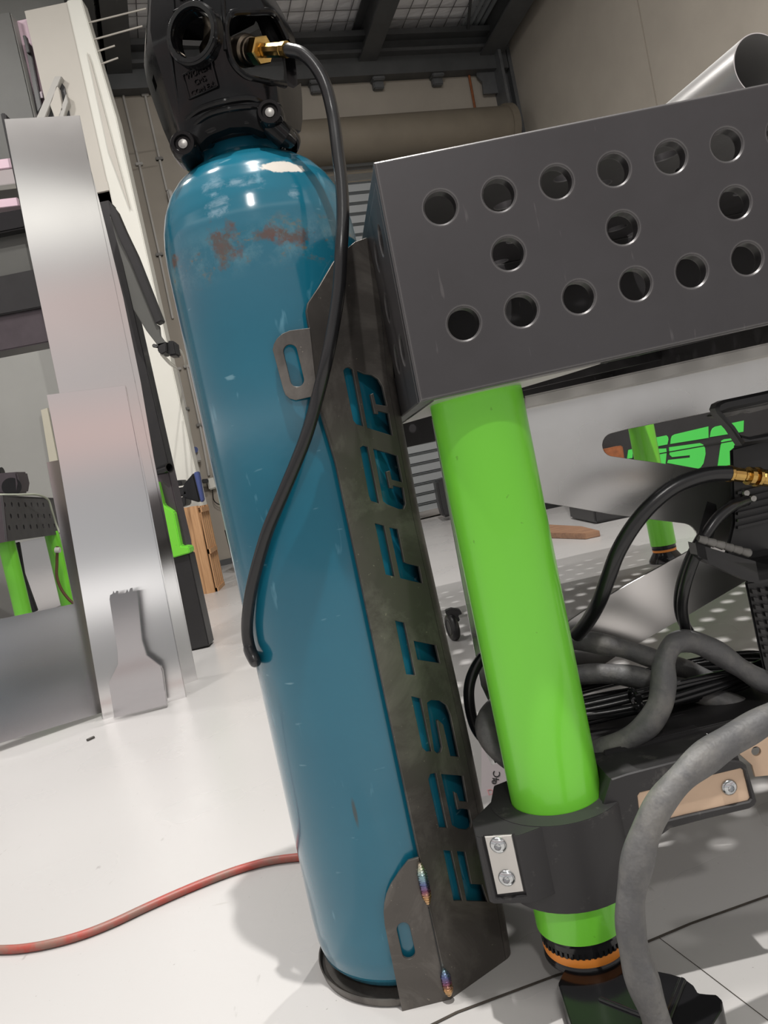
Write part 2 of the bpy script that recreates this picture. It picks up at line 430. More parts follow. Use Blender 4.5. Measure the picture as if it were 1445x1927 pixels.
# roof: foil insulation over wire mesh, purlins running away from the back wall
def roof(a, d, dz=0): return BW.pt(a, 4.50 + .10*d + dz, d)
mb = MB(); mb.prism([roof(-9,-.1), roof(2.3,-.1), roof(2.3,8.5), roof(-9,8.5)], (0,0,.1)); struct('ceiling', mb, M['insul'])
mb = MB()
for i in range(64):
    a = -6.5 + i*.14
    mb.tube([roof(a,0,-.03), roof(a,6,-.03)], .004, 5)
for j in range(34):
    d = .05 + j*.14
    mb.tube([roof(-6.5,d,-.03), roof(2.2,d,-.03)], .004, 5)
o = struct('trim_1', mb, M['wire']); o['label'] = 'roof safety mesh'
def sonw(px, py): return BW.uv(px, py)
i = 2
for a0, wd in ((BW.uv(676,85)[0], .17), (BW.uv(905,75)[0], .22), (BW.uv(215,100)[0], .2), (BW.uv(150,60)[0], .2), (BW.uv(440,60)[0], .17)):
    mb = MB()
    A = roof(a0-wd/2, .02, -.32); B = roof(a0+wd/2, .02, -.32)
    for x0, x1, z0, z1 in ((-wd/2, wd/2, -.34, -.32), (-.01, .01, -.32, -.06), (-wd/2, wd/2, -.06, -.045)):
        L = [roof(a0+x0,.02,z0), roof(a0+x1,.02,z0), roof(a0+x1,.02,z1), roof(a0+x0,.02,z1)]
        mb.prism(L, roof(0,7,0)-roof(0,0,0))
    struct('trim_%d' % i, mb, M['beam']); i += 1
# lit louvre-like translucent sheet in the roof corner
mb = MB()
for k in range(7):
    a = cr - .42 + k*.06
    mb.prism([roof(a,.1,-.05), roof(a+.03,.1,-.05), roof(a+.03,.1,-.08), roof(a,.1,-.08)], roof(0,4,0)-roof(0,0,0))
struct('trim_%d' % i, mb, M['slat']); i += 1
# eaves beam across the back wall, its hanger tabs
h1 = BW.uv(700, 110)[1]; h0 = BW.uv(720, 155)[1]; sR = BW.uv(945,130)[0]
mb = MB()
def wallbox(mb, s0, s1, z0, z1, d0, d1): mb.prism([BW.pt(s0,z0,d1), BW.pt(s1,z0,d1), BW.pt(s1,z1,d1), BW.pt(s0,z1,d1)], -BW.n*(d1-d0)); return mb
hb0 = BW.uv(720,153)[1]; hb1 = BW.uv(700,82)[1]
wallbox(mb, -8, sR, hb0, hb1, 0, .12); wallbox(mb, -8, sR, hb0+.16, hb0+.19, 0, .2); wallbox(mb, -8, sR, hb1-.05, hb1, 0, .22)
struct('trim_%d' % i, mb, M['beam']); i += 1
for px, py in ((591,163),(708,158),(819,153)):
    s0 = BW.uv(px,py)[0]; mb = MB(); wallbox(mb, s0-.05, s0+.05, hb0-.09, hb0+.02, 0, .06); wallbox(mb, s0-.06, s0+.06, hb0-.03, hb0+.05, 0, .1)
    struct('trim_%d' % i, mb, M['galv'], bevel=.008); i += 1
# corner column and its gusset
mb = MB(); s0 = BW.uv(935,180)[0]; s1 = BW.uv(962,180)[0]
wallbox(mb, s0, s1, 0, 5.2, 0, .03); wallbox(mb, s0-.015, s0+.015, 0, 5.2, 0, .2); wallbox(mb, s1-.02, s1+.14, 0, 5.2, 0, .10); struct('trim_%d' % i, mb, M['galv']); i += 1
mb = MB(); BW.prism(mb, [(888,120),(938,118),(943,180),(905,183),(903,160),(893,150)], .02, .06); struct('trim_%d' % i, mb, M['galv']); i += 1
mb = MB(); mb.tube([BW.pt(*BW.uv(881,144),.02), BW.pt(*BW.uv(895,222),.02)], .012, 8); struct('trim_%d' % i, mb, M['rust']); i += 1
mb = MB(); mb.tube([BW.pt(*BW.uv(868,80),.15), roof(BW.uv(820,0)[0]-.2, 1.2, -.2)], .014, 8); struct('trim_%d' % i, mb, M['beam']); i += 1
# roller door: drum, curtain of slats, bottom rail
dr = BW.uv(932,225); dl = BW.uv(562,256); zt = (dr[1]+dl[1])/2
d1 = thing('door_1', 'grey corrugated roller door in the back wall behind the gas bottle', 'door', BW.pt(.5,0)); d1['kind'] = 'structure'
sL, sR2 = -1.35, dr[0]
mb = MB(); c0 = BW.pt(sL, zt-.17, .2); c1 = BW.pt(sR2, zt-.17, .2); mb.cyl(c0, c1, .19, 28); mb.cyl(BW.pt(sR2-.04,zt-.17,.2), BW.pt(sR2+.03,zt-.17,.2), .21, 28)
build('drum', mb, M['drum'], d1)
mb = MB(); wallbox(mb, sL-.02, sR2+.02, zt-.17, zt+.03, .0, .12); wallbox(mb, sL, sR2, zt-.5, zt-.36, .02, .1); build('hood', mb, M['drum'], d1)
mb = MB(); n = 0; prof = []; z = .06; pitch = .093
while z < zt-.35:
    prof += [(z,.10),(z+.062,.10),(z+.068,.075),(z+.074,.075),(z+.080,.105),(z+.086,.075)]; z += pitch
vs = []; fs = []
for k, (zz, d) in enumerate(prof):
    vs += [BW.pt(sL,zz,d), BW.pt(sR2,zz,d)]
    if k: fs.append([2*k-2,2*k-1,2*k+1,2*k])
mb.add(vs, fs); build('curtain', mb, M['slat'], d1, ang=20)
mb = MB(); wallbox(mb, sL, sR2, .015, .075, .03, .11); build('bottom_rail', mb, M['alu'], d1)
# left side: white partition end, beige bulkhead, pink and dark panels, grey wall
YP = 5.2
def vx(px, py, Y): return P(px, py, Y).x
xa, xb = vx(205,357,YP), vx(277,480,YP)
zc = P(221,221,YP).z; zc2 = P(150,-5,YP).z; xc = vx(152,-5,YP)
mb = MB(); mb.prism([(xa,YP,0),(xb,YP,0),(xb,YP,zc),(xc,YP,zc2),(xa,YP,zc2)], (0,.12,0)); struct('wall_left', mb, M['white'], bevel=.006)
mb = MB()
L = [P(166,120,YP-.02), P(205,282,YP-.02), P(216,246,YP-.02), P(247,392,YP-.02), P(206,282,YP-.02)]
mb.prism([P(165,100,YP-.004), P(172,118,YP-.004), P(246,395,YP-.004), P(205,285,YP-.004)], (0,-.012,0)); struct('trim_%d' % i, mb, M['beige']); i += 1
zb = P(185,368,YP+.05).z; x0 = vx(44,0,YP+.05); 
mb = MB(); mb.bb(x0, xa, YP+.02, YP+.5, zb, zc2); mb.bb(x0, xa, YP-.0, YP+.5, zb, zb+.06); struct('wall_left_upper', mb, M['beige'])
xp = vx(23,0,YP+.1)
mb = MB(); mb.bb(xp, x0, YP+.1, YP+.2, 1.2, zc2); struct('trim_%d' % i, mb, M['pink']); i += 1
mb = MB(); mb.bb(vx(12,0,YP+.02), xp, YP+.02, YP+.16, 1.2, zc2); struct('trim_%d' % i, mb, M['greywall']); i += 1
mb = MB(); mb.bb(-4.2, vx(12,0,YP), YP, YP+.15, P(40,222,YP).z-.3, zc2); struct('trim_%d' % i, mb, M['darkpanel']); i += 1
mb = MB(); mb.bb(-7, xb*1.18, 5.85, 5.95, 0, 4.6); struct('wall_left_back', mb, M['greywall'])
mb = MB(); mb.prism([P(79,772,5.82), P(91,768,5.82), P(118,905,5.82), P(100,900,5.82)], (0,-.02,0)); struct('trim_%d' % i, mb, M['cream']); i += 1
# bar handle on the pink strip
t = thing('door_rail', 'dark upright rail with end clip on the pink wall strip', 'rail', P(60,150,YP+.05))
mb = MB(); mb.prism([P(46,75,YP+.05), P(55,80,YP+.05), P(78,200,YP+.05), P(70,215,YP+.05)], (0,.045,0)); build('bar', mb, M['steelblack'], t, bevel=.004)
mb = MB(); mb.prism([P(42,66,YP+.02), P(48,66,YP+.02), P(56,98,YP+.02), P(50,99,YP+.02)], (0,.04,0)); build('clip', mb, M['steelblack'], t, bevel=.003)
mb = MB(); mb.prism([P(74,172,YP+.06), P(79,172,YP+.06), P(81,184,YP+.06), P(76,185,YP+.06)], (0,.03,0)); build('latch', mb, M['purple'], t, bevel=.002)
# triangular wall bracket above the tall sheet
t = thing('wall_bracket', 'small grey triangular bracket on the beige bulkhead above the tall sheet', 'bracket', P(105,190,YP))
for nm, L in (('arm', [(103,143),(116,143),(84,222),(68,222)]), ('brace', [(124,176),(128,192),(119,222),(108,222)]), ('strut', [(106,160),(110,165),(118,205),(112,222),(103,222),(94,198)])):
    mb = MB(); mb.prism([P(x,y,YP-.03) for x,y in L], (0,.05,0)); build(nm, mb, M['greyplastic'] if nm != 'strut' else M['beige'], t, bevel=.003)
for L in ([(113,152),(121,162),(124,177),(116,198),(109,166)], [(93,198),(103,212),(105,222),(88,222)], [(127,197),(132,222),(121,222)]):
    mb = MB(); mb.prism([P(x,y,YP+.005) for x,y in L], (0,.02,0)); build('gusset', mb, M['steelblack'], t)
# pale rods standing out of the partition, dark shelf truss behind them
for (a, b, w), lb in zip((((168,43),(275,16),1),((178,75),(268,49),1),((185,98),(216,86),1),((192,122),(222,109),1)),
    ('topmost of the four pale rods sticking out of the white partition','second pale rod from the top on the white partition','third pale rod down on the white partition, short','lowest short pale rod on the white partition')):
    mb = MB(); A = P(*a, YP+.02); A.x -= .05; mb.tube([A, P(*b, YP+.06)], .006, 8); o = build('metal_rod', mb, M['rod']); tag(o, lb, 'rod', 'pale rods on the partition')
# conduits and fittings on the back wall, left of the bottle
def conduit(L, lb, r=.011):
    mb = MB(); mb.tube([BW.pt(*BW.uv(*p), r) for p in L], r, 10)
    t = thing('conduit', lb, 'conduit', BW.pt(*BW.uv(*L[-1]), 0), 'grey conduits on the back wall'); build('pipe', mb, M['conduit'], t)
    for k in range(1, 4):
        f = (k/4)*(len(L)-1); q = BW.uv(*L[min(int(round(f)), len(L)-2)]); mb = MB(); wallbox(mb, q[0]-.03, q[0]+.03, q[1]-.012, q[1]+.012, 0, .026); build('saddle', mb, M['greyplastic'], t, bevel=.003)
conduit([(231,178),(262,310),(300,480),(325,600)], 'long grey conduit running down from the roof nearest the white partition')
conduit([(273,180),(300,300),(314,360)], 'grey conduit running down to the upper switch box')
conduit([(334,695),(350,770),(362,842)], 'grey conduit dropping to the isolator with blue knob')
conduit([(352,690),(376,800),(393,895)], 'grey conduit dropping to the white socket strip')
def wallunit(name, lb, cat, poly, th, mat): 
    t = thing(name, lb, cat, BW.pt(*BW.uv(*poly[0]), 0)); mb = MB(); BW.prism(mb, poly, th, th); build('case', mb, mat, t, bevel=.01); return t
t = wallunit('switch_box', 'small upright switch box high on the back wall left of the bottle shoulder', 'switch', [(313,362),(323,362),(329,385),(318,386)], .07, M['greyplastic'])
mb = MB(); BW.prism(mb, [(317,368),(322,367),(325,380),(320,381)], .02, .085); build('cover', mb, M['conduit'], t, bevel=.004)
t = wallunit('isolator', 'grey wall isolator with dark blue knob beside the bottle', 'switch', [(359,843),(371,841),(378,869),(366,872)], .09, M['greyplastic'])
q = BW.uv(365.5, 848.5); mb = MB(); mb.cyl(BW.pt(*q,.085), BW.pt(*q,.12), .026, 16); build('knob', mb, M['blue'], t)
mb = MB(); mb.tube([BW.pt(*BW.uv(370,872),.02), BW.pt(*BW.uv(375,900),.02)], .016, 8); build('cable_duct', mb, M['conduit'], t)
t = wallunit('power_outlet', 'white double power outlet on the wall beside the bottle', 'outlet', [(388,902),(403,898),(408,918),(393,923)], .06, M['white'])
mb = MB(); BW.prism(mb, [(378,903),(390,902),(391,910),(379,911)], .07, .13); build('plug', mb, M['black'], t, bevel=.006)
mb = MB(); BW.prism(mb, [(399,884),(406,886),(409,902),(403,904)], .09, .12); build('timer_plug', mb, M['black'], t, bevel=.01)
mb = MB(); mb.tube(spline([BW.pt(*BW.uv(*p), .05) for p in ((399,922),(401,940),(408,948),(420,952),(430,960))], 6), .005, 6); build('cord', mb, M['black'], t)
mb = MB(); wallbox(mb, -6, sL, 0, .05, 0, .02); struct('baseboard_back', mb, M['beam'])
t = thing('wall_camera', 'black camera on the end of the sloping arm with white cables', 'camera', P(312,655,3.0))
mb = MB(); mb.prism([P(x,y,3.02) for x,y in ((313,641),(328,641),(333,668),(316,670))], (0,.07,0)); build('body', mb, M['black'], t, bevel=.006)
mb = MB(); mb.prism([P(x,y,3.0) for x,y in ((295,646),(312,642),(313,662),(304,667),(297,662))], (0,.08,0)); mb.cyl(P(287,650,3.0), P(298,652,3.0), .008, 8); build('mount', mb, M['steelblack'], t, bevel=.004)
for L in ([(304,666),(318,656),(335,657),(345,668),(350,690)], [(306,667),(318,680),(330,690),(334,700)], [(304,667),(320,685),(331,692)]):
    mb = MB(); mb.tube(spline([P(x,y,3.02+k*.6) for k,(x,y) in enumerate(L)], 6), .006, 6); build('cable', mb, M['white'], t)
# ================================================================ gas cylinder
BX, BY, BZ = -.0717, .860, .010
BR = .1035
bprof = [(0,.012),(.05,.010),(.080,.004),(.092,.004),(.0995,.014),(.1025,.030),(BR,.055),(BR,.774),(.1033,.786),(.1024,.801),(.0998,.818),(.0950,.835),(.0875,.8505),(.0775,.863),(.0665,.8715),(.056,.8765),(.047,.880),(.043,.885)]
def brad(z):
    z -= BZ
    for (r0,z0),(r1,z1) in zip(bprof[5:], bprof[6:]):
        if z0 <= z <= z1: return r0 + (r1-r0)*(z-z0)/max(1e-6,z1-z0)
    return bprof[-1][0]
def on_bottle(px, py, lift=0.0, strict=True):
    d = ray(px, py); best = (9, None)
    for k in range(4000):
        t = .6 + k*.0001; q = CAM + d*t; e = math.hypot(q.x-BX, q.y-BY) - brad(q.z) - lift
        if e <= 0: return q
        if e < best[0]: best = (e, q)
    return best[1] if best[0] < .02 or not strict else None
cyl = thing('gas_cylinder', 'tall teal gas cylinder with scuffed rusty shoulder and black valve guard', 'gas cylinder', (BX,BY,BZ))
def loc(px, py): q = on_bottle(px, py, 0, False); return tuple(q - Vector((BX,BY,BZ)))
t = Mat('teal_paint', (.008,.120,.186,1), .16); t.b.inputs['Coat Weight'].default_value = .5; t.b.inputs['Coat Roughness'].default_value = .08
t.mix(t.step(t.noise(6, 5, .6), .40, .7), (.010,.136,.206,1))
# fine scratches and scuffs
t.mix(t.math('MULTIPLY', t.step(t.noise(70, 3, .55, (1,1,.22), .4), .66, .74), .7), (.10,.28,.37,1))
t.mix(t.math('MULTIPLY', t.step(t.noise(120, 2, .5, (.25,.25,1)), .71, .77), .6), (.20,.38,.45,1))
tc = t.n('ShaderNodeTexCoord'); sx = t.n('ShaderNodeSeparateXYZ'); t.l(tc.outputs['Object'], sx.inputs[0])
za = loc(500,455)[2]
band = t.math('SUBTRACT', 1.0, t.step(t.math('ABSOLUTE', t.math('SUBTRACT', sx.outputs['Z'], za)), .006, .030))
wear = t.math('MULTIPLY', band, t.step(t.noise(26, 6, .72), .46, .62))
t.mix(t.math('MULTIPLY', wear, .6), (.10,.235,.29,1))
rust = t.math('MULTIPLY', band, t.step(t.noise(48, 6, .72, (1,1,1.5)), .57, .66))
t.mix(t.math('MULTIPLY', rust, .75), t.ramp(t.noise(80, 4), [(.3,(.08,.03,.012)),(.55,(.20,.13,.04)),(.7,(.12,.15,.12))]))
rc = t.ramp(t.noise(60, 4), [(.35,(.12,.042,.022)),(.6,(.085,.06,.045)),(.75,(.06,.14,.17))])
for px, py, r, st in ((424,462,.020,(1,1,.9)), (330,492,.010,(1,1,1)), (550,447,.012,(.6,.6,1.4)), (505,438,.012,(.6,.6,1.4)), (733,1851,.010,(1,1,1)), (700,1858,.006,(.5,.5,1))):
    t.mix(t.math('MULTIPLY', t.math('MULTIPLY', t.spot(loc(px,py), r, .5, st, 70, 1.3), t.step(t.noise(90, 5, .7), .36, .5)), .85), rc)
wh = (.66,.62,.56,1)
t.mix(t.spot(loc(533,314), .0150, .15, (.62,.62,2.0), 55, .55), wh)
sc2 = (.30,.42,.50,1)
for px, py, r in ((398,352,.012),(480,345,.011),(410,385,.013),(555,360,.008),(448,340,.010)):
    t.mix(t.math('MULTIPLY', t.math('MULTIPLY', t.spot(loc(px,py), r, .5, (1,1,1), 90, 1.4), t.step(t.noise(60, 4, .6, (.5,.5,2)), .42, .6)), .5), sc2)
t.mix(t.math('MULTIPLY', t.spot(loc(668,1530), .009, .5, (3.5,3.5,.5), 50, .3), .8), (.045,.05,.045,1))
t.bump(t.noise(24, 3, .5), .10, .002); t.bump(t.noise(90, 3, .5), .05, .001)
M['teal'] = t.m
prof = [(r, z+BZ) for r, z in bprof]
sm = []
for (r0,z0),(r1,z1) in zip(prof, prof[1:]):
    sm += [(r0 + (r1-r0)*k/4, z0 + (z1-z0)*k/4) for k in range(4)]
sm.append(prof[-1])
mb = MB(); mb.lathe([(p[0], p[1]) for p in sm], (BX,BY,0), seg=128); body = build('body', mb, M['teal'], cyl, ang=50)
mb = MB(); mb.lathe([(.0405,.883+BZ),(.0425,.885+BZ),(.0425,.899+BZ),(.0405,.901+BZ),(.0400,.903+BZ),(.0400,.960+BZ)], (BX,BY,0), seg=96)
t2 = Mat('teal_neck', (.010,.105,.165,1), .2); M['tealneck'] = t2.m; build('neck_ring', mb, t2.m, cyl)
# ---- valve guard: an eight-sided cage with one edge towards the viewer
GA = []
def goct(a, Rr, rnd=.16):
    q = (a % (math.pi/4)) - math.pi/8
    return Rr*((1-rnd)*math.cos(math.pi/8)/math.cos(q) + rnd*.965)
gp = [(.060,.902),(.069,.904),(.0735,.918),(.0775,.944),(.0812,.976),(.0838,1.000),(.0828,1.018),(.0760,1.043),(.0675,1.068),(.0605,1.098),(.056,1.125)]
NS = 128
LUGA = [R(a) for a in (-36, 32, 148, 212)]
def lugb(a): return sum(math.exp(-((((a-b+math.pi) % (2*math.pi))-math.pi)/R(10))**2) for b in LUGA)
def gring(r, z, off=0):
    out = []
    for i in range(NS):
        a = 2*math.pi*i/NS; q = goct(a, r); b = lugb(a); k = max(0, min(1, (.96-z)/.05)); z2 = z - .010*b*k + .012*(1-math.cos(a))*k; q += .004*b*k*(off == 0)
        out.append(Vector((BX + q*math.sin(a), BY - q*math.cos(a), z2)))
    return out
rings = [gring(r, z) for r, z in gp] + [gring(r-.011, z, 1) for r, z in reversed(gp[2:])] + [gring(.046, .940, 1), gring(.046,.910,1)]
vs = [v for rg in rings for v in rg]; fs = []
for k in range(len(rings)):
    k2 = (k+1) % len(rings)
    for i in range(NS): fs.append([k*NS+i, k*NS+(i+1)%NS, k2*NS+(i+1)%NS, k2*NS+i])
g = MB().add(vs, fs)
def adir(deg): return Vector((math.sin(R(deg)), -math.cos(R(deg)), 0))
hd = adir(-22.5); HC = PP(368, 68, Vector((BX,BY,1)) + hd*(.0830*.935), hd); hu = Vector((0,0,1)); hx = hu.cross(-hd).normalized()
cut = []
cut.append(tomesh(MB().cyl(HC + hd*.06, HC - hd*.05, .0225, 40)))
cut.append(tomesh(MB().cyl(HC - hd*.09 - Vector((0,0,-.012)), HC - hd*.20 - Vector((0,0,-.012)), .034, 40)))
OP = [(426,48),(432,30),(444,23),(506,22),(520,34),(547,80),(565,110),(575,150),(552,166),(536,160),(514,156),(490,152),(466,145),(444,127),(432,103)]
cut.append(tomesh(MB().prism2([P(x,y,.74) for x,y in OP], [P(x,y,.872) for x,y in OP])))
# slots of the side faces, and rear opening
for a, h, hl in ((-67.5,1.04,.02),(-67.5,.982,.006)):
    c = Vector((BX,BY,h)) + adir(a)*.083
    cut.append(tomesh(MB().box(c, (.012,.05,hl*2), adir(a).cross(hu), adir(a), hu)))
for a in (150, 205):
    c = Vector((BX,BY,1.035)) + adir(a)*.083
    cut.append(tomesh(MB().box(c, (.045,.06,.05), adir(a).cross(hu), adir(a), hu)))
cut.append(tomesh(MB().cyl(P(540,-2,.74), P(540,-2,.83), .012, 24)))
gm = boolean(tomesh(g), cut)
mb = MB().mesh(gm)
mb.torus(HC + hd*.0045, hd, .0262, .0036, 56, 10)
mb.lathe([(.0232,-.006),(.0232,.0075),(.027,.0075),(.030,-.004)], HC + hd*.001, hd, 56, cap=False)
# raised lip of the big opening, ridge between the faces, rolled foot ring and lugs
def on_guard(px, py, lift=0.0):
    d = ray(px, py); best = (9, None)
    for k in range(3000):
        q = CAM + d*(.70 + k*.0001)
        for (r0,z0),(r1,z1) in zip(gp, gp[1:]):
            if z0 <= q.z <= z1: rr = r0 + (r1-r0)*(q.z-z0)/(z1-z0); break
        else: continue
        e = math.hypot(q.x-BX, q.y-BY) - goct(math.atan2(q.x-BX, BY-q.y), rr) - lift
        if e <= 0: return q
        if e < best[0]: best = (e, q)
    return best[1]
LP = [(x,y) for x,y in OP if x < 546]
lip = [on_guard(x,y) for x,y in ([(540,74)] + [(520,34),(506,22),(476,22),(444,23),(432,30),(426,48),(427,75),(432,103),(437,116),(444,127),(454,137),(466,145),(490,152),(514,156),(536,160)] )]
mb.tube(spline(lip, 6), .0034, 10)
for L, r_ in (([(420,2),(421,30),(424,60),(425,95)], .0026), ([(316,40),(320,90),(328,150),(343,225),(352,262)], .0024), ([(352,226),(378,206),(420,192),(468,186),(496,196)], .0036), ([(362,240),(390,218),(430,206),(470,202),(494,208)], .0030)):
    mb.tube(spline([on_guard(*p) for p in L], 6), r_, 10)
mb.torus((BX,BY,.908), (0,0,1), .0515, .0062, 80, 12)
mb.torus((BX,BY,.909), (0,0,1), .062, .0045, 80, 12)
lugs = [P(345,272,.792), P(508,213,.788)]
lugs += [Vector((2*BX - q.x, 2*BY - q.y, q.z)) for q in lugs]
fr = Vector((0,-1,0))
for q in lugs:
    s_ = -1 if q.y > BY else 1
    mb.lathe([(.0075,.001),(.0085,.004),(.0115,.004),(.0135,.001),(.0145,-.012),(.0145,-.030)], q, fr*s_, 28, cap=True)
# lower right tail of the guard and left shoulder web
mb.tube([P(512,236,.80), P(535,258,.80), P(545,264,.81)], [.012,.0115,.008], 14)
guard = build('valve_guard', mb, M['guard'], cyl, ang=30)
# embossed plates
def emb(px, py, w, h, lines, sz, deg=-22.5, z_=.95):
    d = adir(deg)
    for it in range(6):
        for (r0,z0),(r1,z1) in zip(gp, gp[1:]):
            if z0 <= z_ <= z1: rl = r0 + (r1-r0)*(z_-z0)/(z1-z0); sl = (r1-r0)/(z1-z0)*.93
        c0 = PP(px, py, Vector((BX,BY,z_)) + d*(rl*.9345), d); z_ = c0.z
    up = (hu + d*sl).normalized(); rx = Vector((-d.y, d.x, 0)).normalized()
    if rx.x < 0: rx = -rx
    nn = rx.cross(up).normalized()
    if nn.dot(d) < 0: nn = -nn
    c0 = c0 + nn*.0006
    mb = MB()
    for a, b in (((-1,1),(1,1)),((1,1),(1,-1)),((1,-1),(-1,-1)),((-1,-1),(-1,1))):
        mb.tube([c0 + rx*(a[0]*w/2) + up*(a[1]*h/2), c0 + rx*(b[0]*w/2) + up*(b[1]*h/2)], .0011, 8)
    for i_, ln in enumerate(lines):
        me = text_mesh(ln, sz, .0006); o_ = c0 + up*((len(lines)-1)/2 - i_)*sz*1.15
        mb.mesh(me, fmat(o_, rx, up, nn))
    return mb
e = emb(377, 152, .034, .023, ['WOMEN', 'CMS', 'COM EX'], .0072); build('embossed_plate', e, M['guard'], guard)
e = emb(353, -8, .034, .02, ['4K3M'], .008, z_=1.07); build('embossed_plate', e, M['guard'], guard)
for q in lugs[:2]:
    mb = MB(); mb.lathe([(.0055,-.012),(.0055,.0005),(.0046,.0022),(.0015,.003)], q, fr, 20); build('guard_bolt', mb, M['dullbolt'], guard)
# ---- valve inside the guard, its outlet turned to the right
vd = (P(540,93,.775) - P(440,95,.835)); vd.normalize()
vo = P(489,95,.802)
mb = MB(); mb.lathe([(.016,.965),(.019,.975),(.019,.992),(.021,1.0),(.021,1.02),(.014,1.03),(.010,1.045),(.010,1.07)], (BX,BY,0), seg=24)
mb.cyl(vo - vd*.075, vo - vd*.030, .013, 24)
mb.lathe([(.0105,-.040),(.0148,-.034),(.0160,-.026),(.0150,-.019),(.0125,-.017),(.0125,-.0125),(.0115,-.012),(.0115,-.006)], vo, vd, 28)
build('valve', mb, M['oldbrass'], cyl)
mb = MB(); mb.torus((BX,BY,1.075), (0,0,1), .027, .006, 40, 10)
for k in range(4): mb.cyl(Vector((BX,BY,1.075)), Vector((BX,BY,1.075)) + adir(45+90*k)*.027, .005, 10)
mb.cyl((BX,BY,1.06),(BX,BY,1.085), .011, 20); build('hand_wheel', mb, M['blackgloss'], cyl)
# ================================================================ gas hose of the cylinder
hz = thing('gas_hose', 'long black gas hose looping from the brass valve fitting down across the teal cylinder', 'hose', P(480,1150,.78))
def hexa(mb, a, b, r): return mb.lathe([(r*.9,0),(r,.0015),(r,(b-a).length-.0015),(r*.9,(b-a).length)], a, b-a, 6)
mb = MB(); hexa(mb, vo - vd*.0065, vo + vd*.0068, .0138); build('hex_nut', mb, M['brass'], hz, ang=20)
f0 = vo + vd*.0065; f1 = P(540,93,.778)
fd = (f1-f0).normalized(); L_ = (f1-f0).length
mb = MB(); mb.lathe([(.006,0),(.0068,.002),(.0068,L_*.8),(.0062,L_*.82),(.0075,L_*.84),(.0075,L_)], f0, fd, 10); build('ferrule', mb, M['brass'], hz, ang=15)
hp = [(546,95),(568,101),(592,124),(612,160),(626,215),(635,280),(643,350),(645,410),(642,470),(638,540),(628,610),(614,680),(598,745),(578,815),(556,873),(530,935),(505,995),(488,1050),(474,1105),(467,1150),(465,1185),(469,1215),(480,1245)]
pts = []
for i_, (x,y) in enumerate(hp):
    if i_ < 5: q = P(x,y,.778 - .002*i_)
    elif y < 560: q = P(x,y,.768 - .034*min(1,(y-215)/250))
    else:
        q0 = on_bottle(x, y, .0085)
        far = P(x,y,.734)
        if q0 is None: q = P(x,y,.86)
        else:
            ex = max(0, .014*(1-abs(y-640)/420)); q = P(x,y,min(q0.y - ex, .86) if y > 700 else min(q0.y-ex, .735))
    pts.append(q)
# carry on round the back of the cylinder
for ang, dz in ((-97,0),(-118,-.03),(-145,-.05),(-175,-.07),(-200,-.09)):
    v = adir(ang)*(BR+.0085); pts.append(Vector((BX+v.x, BY+v.y, pts[22].z + dz if len(pts) > 22 else .35)))
HOSE_PTS = pts
mb = MB(); mb.tube(spline([f1 - fd*.004] + pts, 8), .0062, 18); build('hose_tube', mb, M['hose'], hz)
# ================================================================ bracket that carries the cylinder
o0 = P(632,870,.752); e0 = P(773,933,.795)
exb = Vector((e0.x-o0.x, e0.y-o0.y, 0)).normalized()
FB = Frame(o0, exb)
br = thing('cylinder_bracket', 'dark mill-scale steel cylinder bracket with cut-out letters reading up its face', 'bracket', PF(850,1880,.0))
def cr_(L, ox, oy, s): return [(ox + x/s, oy + y/s) for x, y in L]
A_ = lambda L: cr_(L, 480, 430, 3.381)
B_ = lambda L: cr_(L, 560, 980, 3.284)
C_ = lambda L: cr_(L, 560, 1440, 3.284)
letters = [
 A_([(562,905),(575,888),(600,882),(622,895),(690,1258),(645,1245),(625,1220)]),
 A_([(648,902),(700,925),(745,932),(785,958),(812,1005),(840,1130),(770,1118),(752,1048),(735,1055),(762,1178),(785,1180),(782,1160),(850,1175),(875,1318),(715,1268)]),
 A_([(668,1395),(690,1380),(718,1388),(790,1750),(738,1732),(725,1700)]),
 A_([(752,1400),(905,1445),(938,1615),(870,1598),(858,1540),(835,1548),(858,1650),(880,1655),(878,1635),(942,1650),(958,1750),(945,1785),(915,1785),(840,1755),(815,1735)]),
 B_([(478,15),(535,30),(600,345),(545,332)]),
 B_([(568,42),(620,52),(660,255),(680,265),(752,282),(772,387),(635,355)]),
 B_([(603,617),(660,630),(728,955),(672,950)]),
 B_([(718,742),(855,770),(880,880),(742,858)]),
 B_([(703,1085),(760,1098),(828,1425),(800,1430),(770,1400)]),
 B_([(800,1125),(825,1108),(880,1112),(920,1140),(945,1200),(998,1460),(945,1455),(900,1260),(870,1230),(862,1235),(893,1400),(885,1430),(865,1440),(845,1420)]),
 C_([(808,85),(820,55),(855,48),(925,388),(875,385)]),
 C_([(888,55),(1022,66),(1050,228),(1000,222),(985,175),(968,165),(990,275),(1015,268),(1060,275),(1075,350),(1070,385),(1050,400),(1000,395),(955,370)]),
 C_([(900,525),(950,530),(1018,838),(965,838)]),
 C_([(985,532),(1035,535),(1075,735),(1140,738),(1175,845),(1045,840)])]
outl = [(655,466),(668,455),(690,447),(703,458),(712,520),(728,607+100),(779,980),(874,1406),(934,1700),(955,1826),(920,1846),(915,1855),(880,1878),(854,1893),(848,1880),(790,1614),(632,870),(595,745),(590,690),(582,615),(580,606),(577,585),(580,570),(600,540),(628,492)]
mb = MB(); FB.plate(mb, outl, letters, .003, .0003)
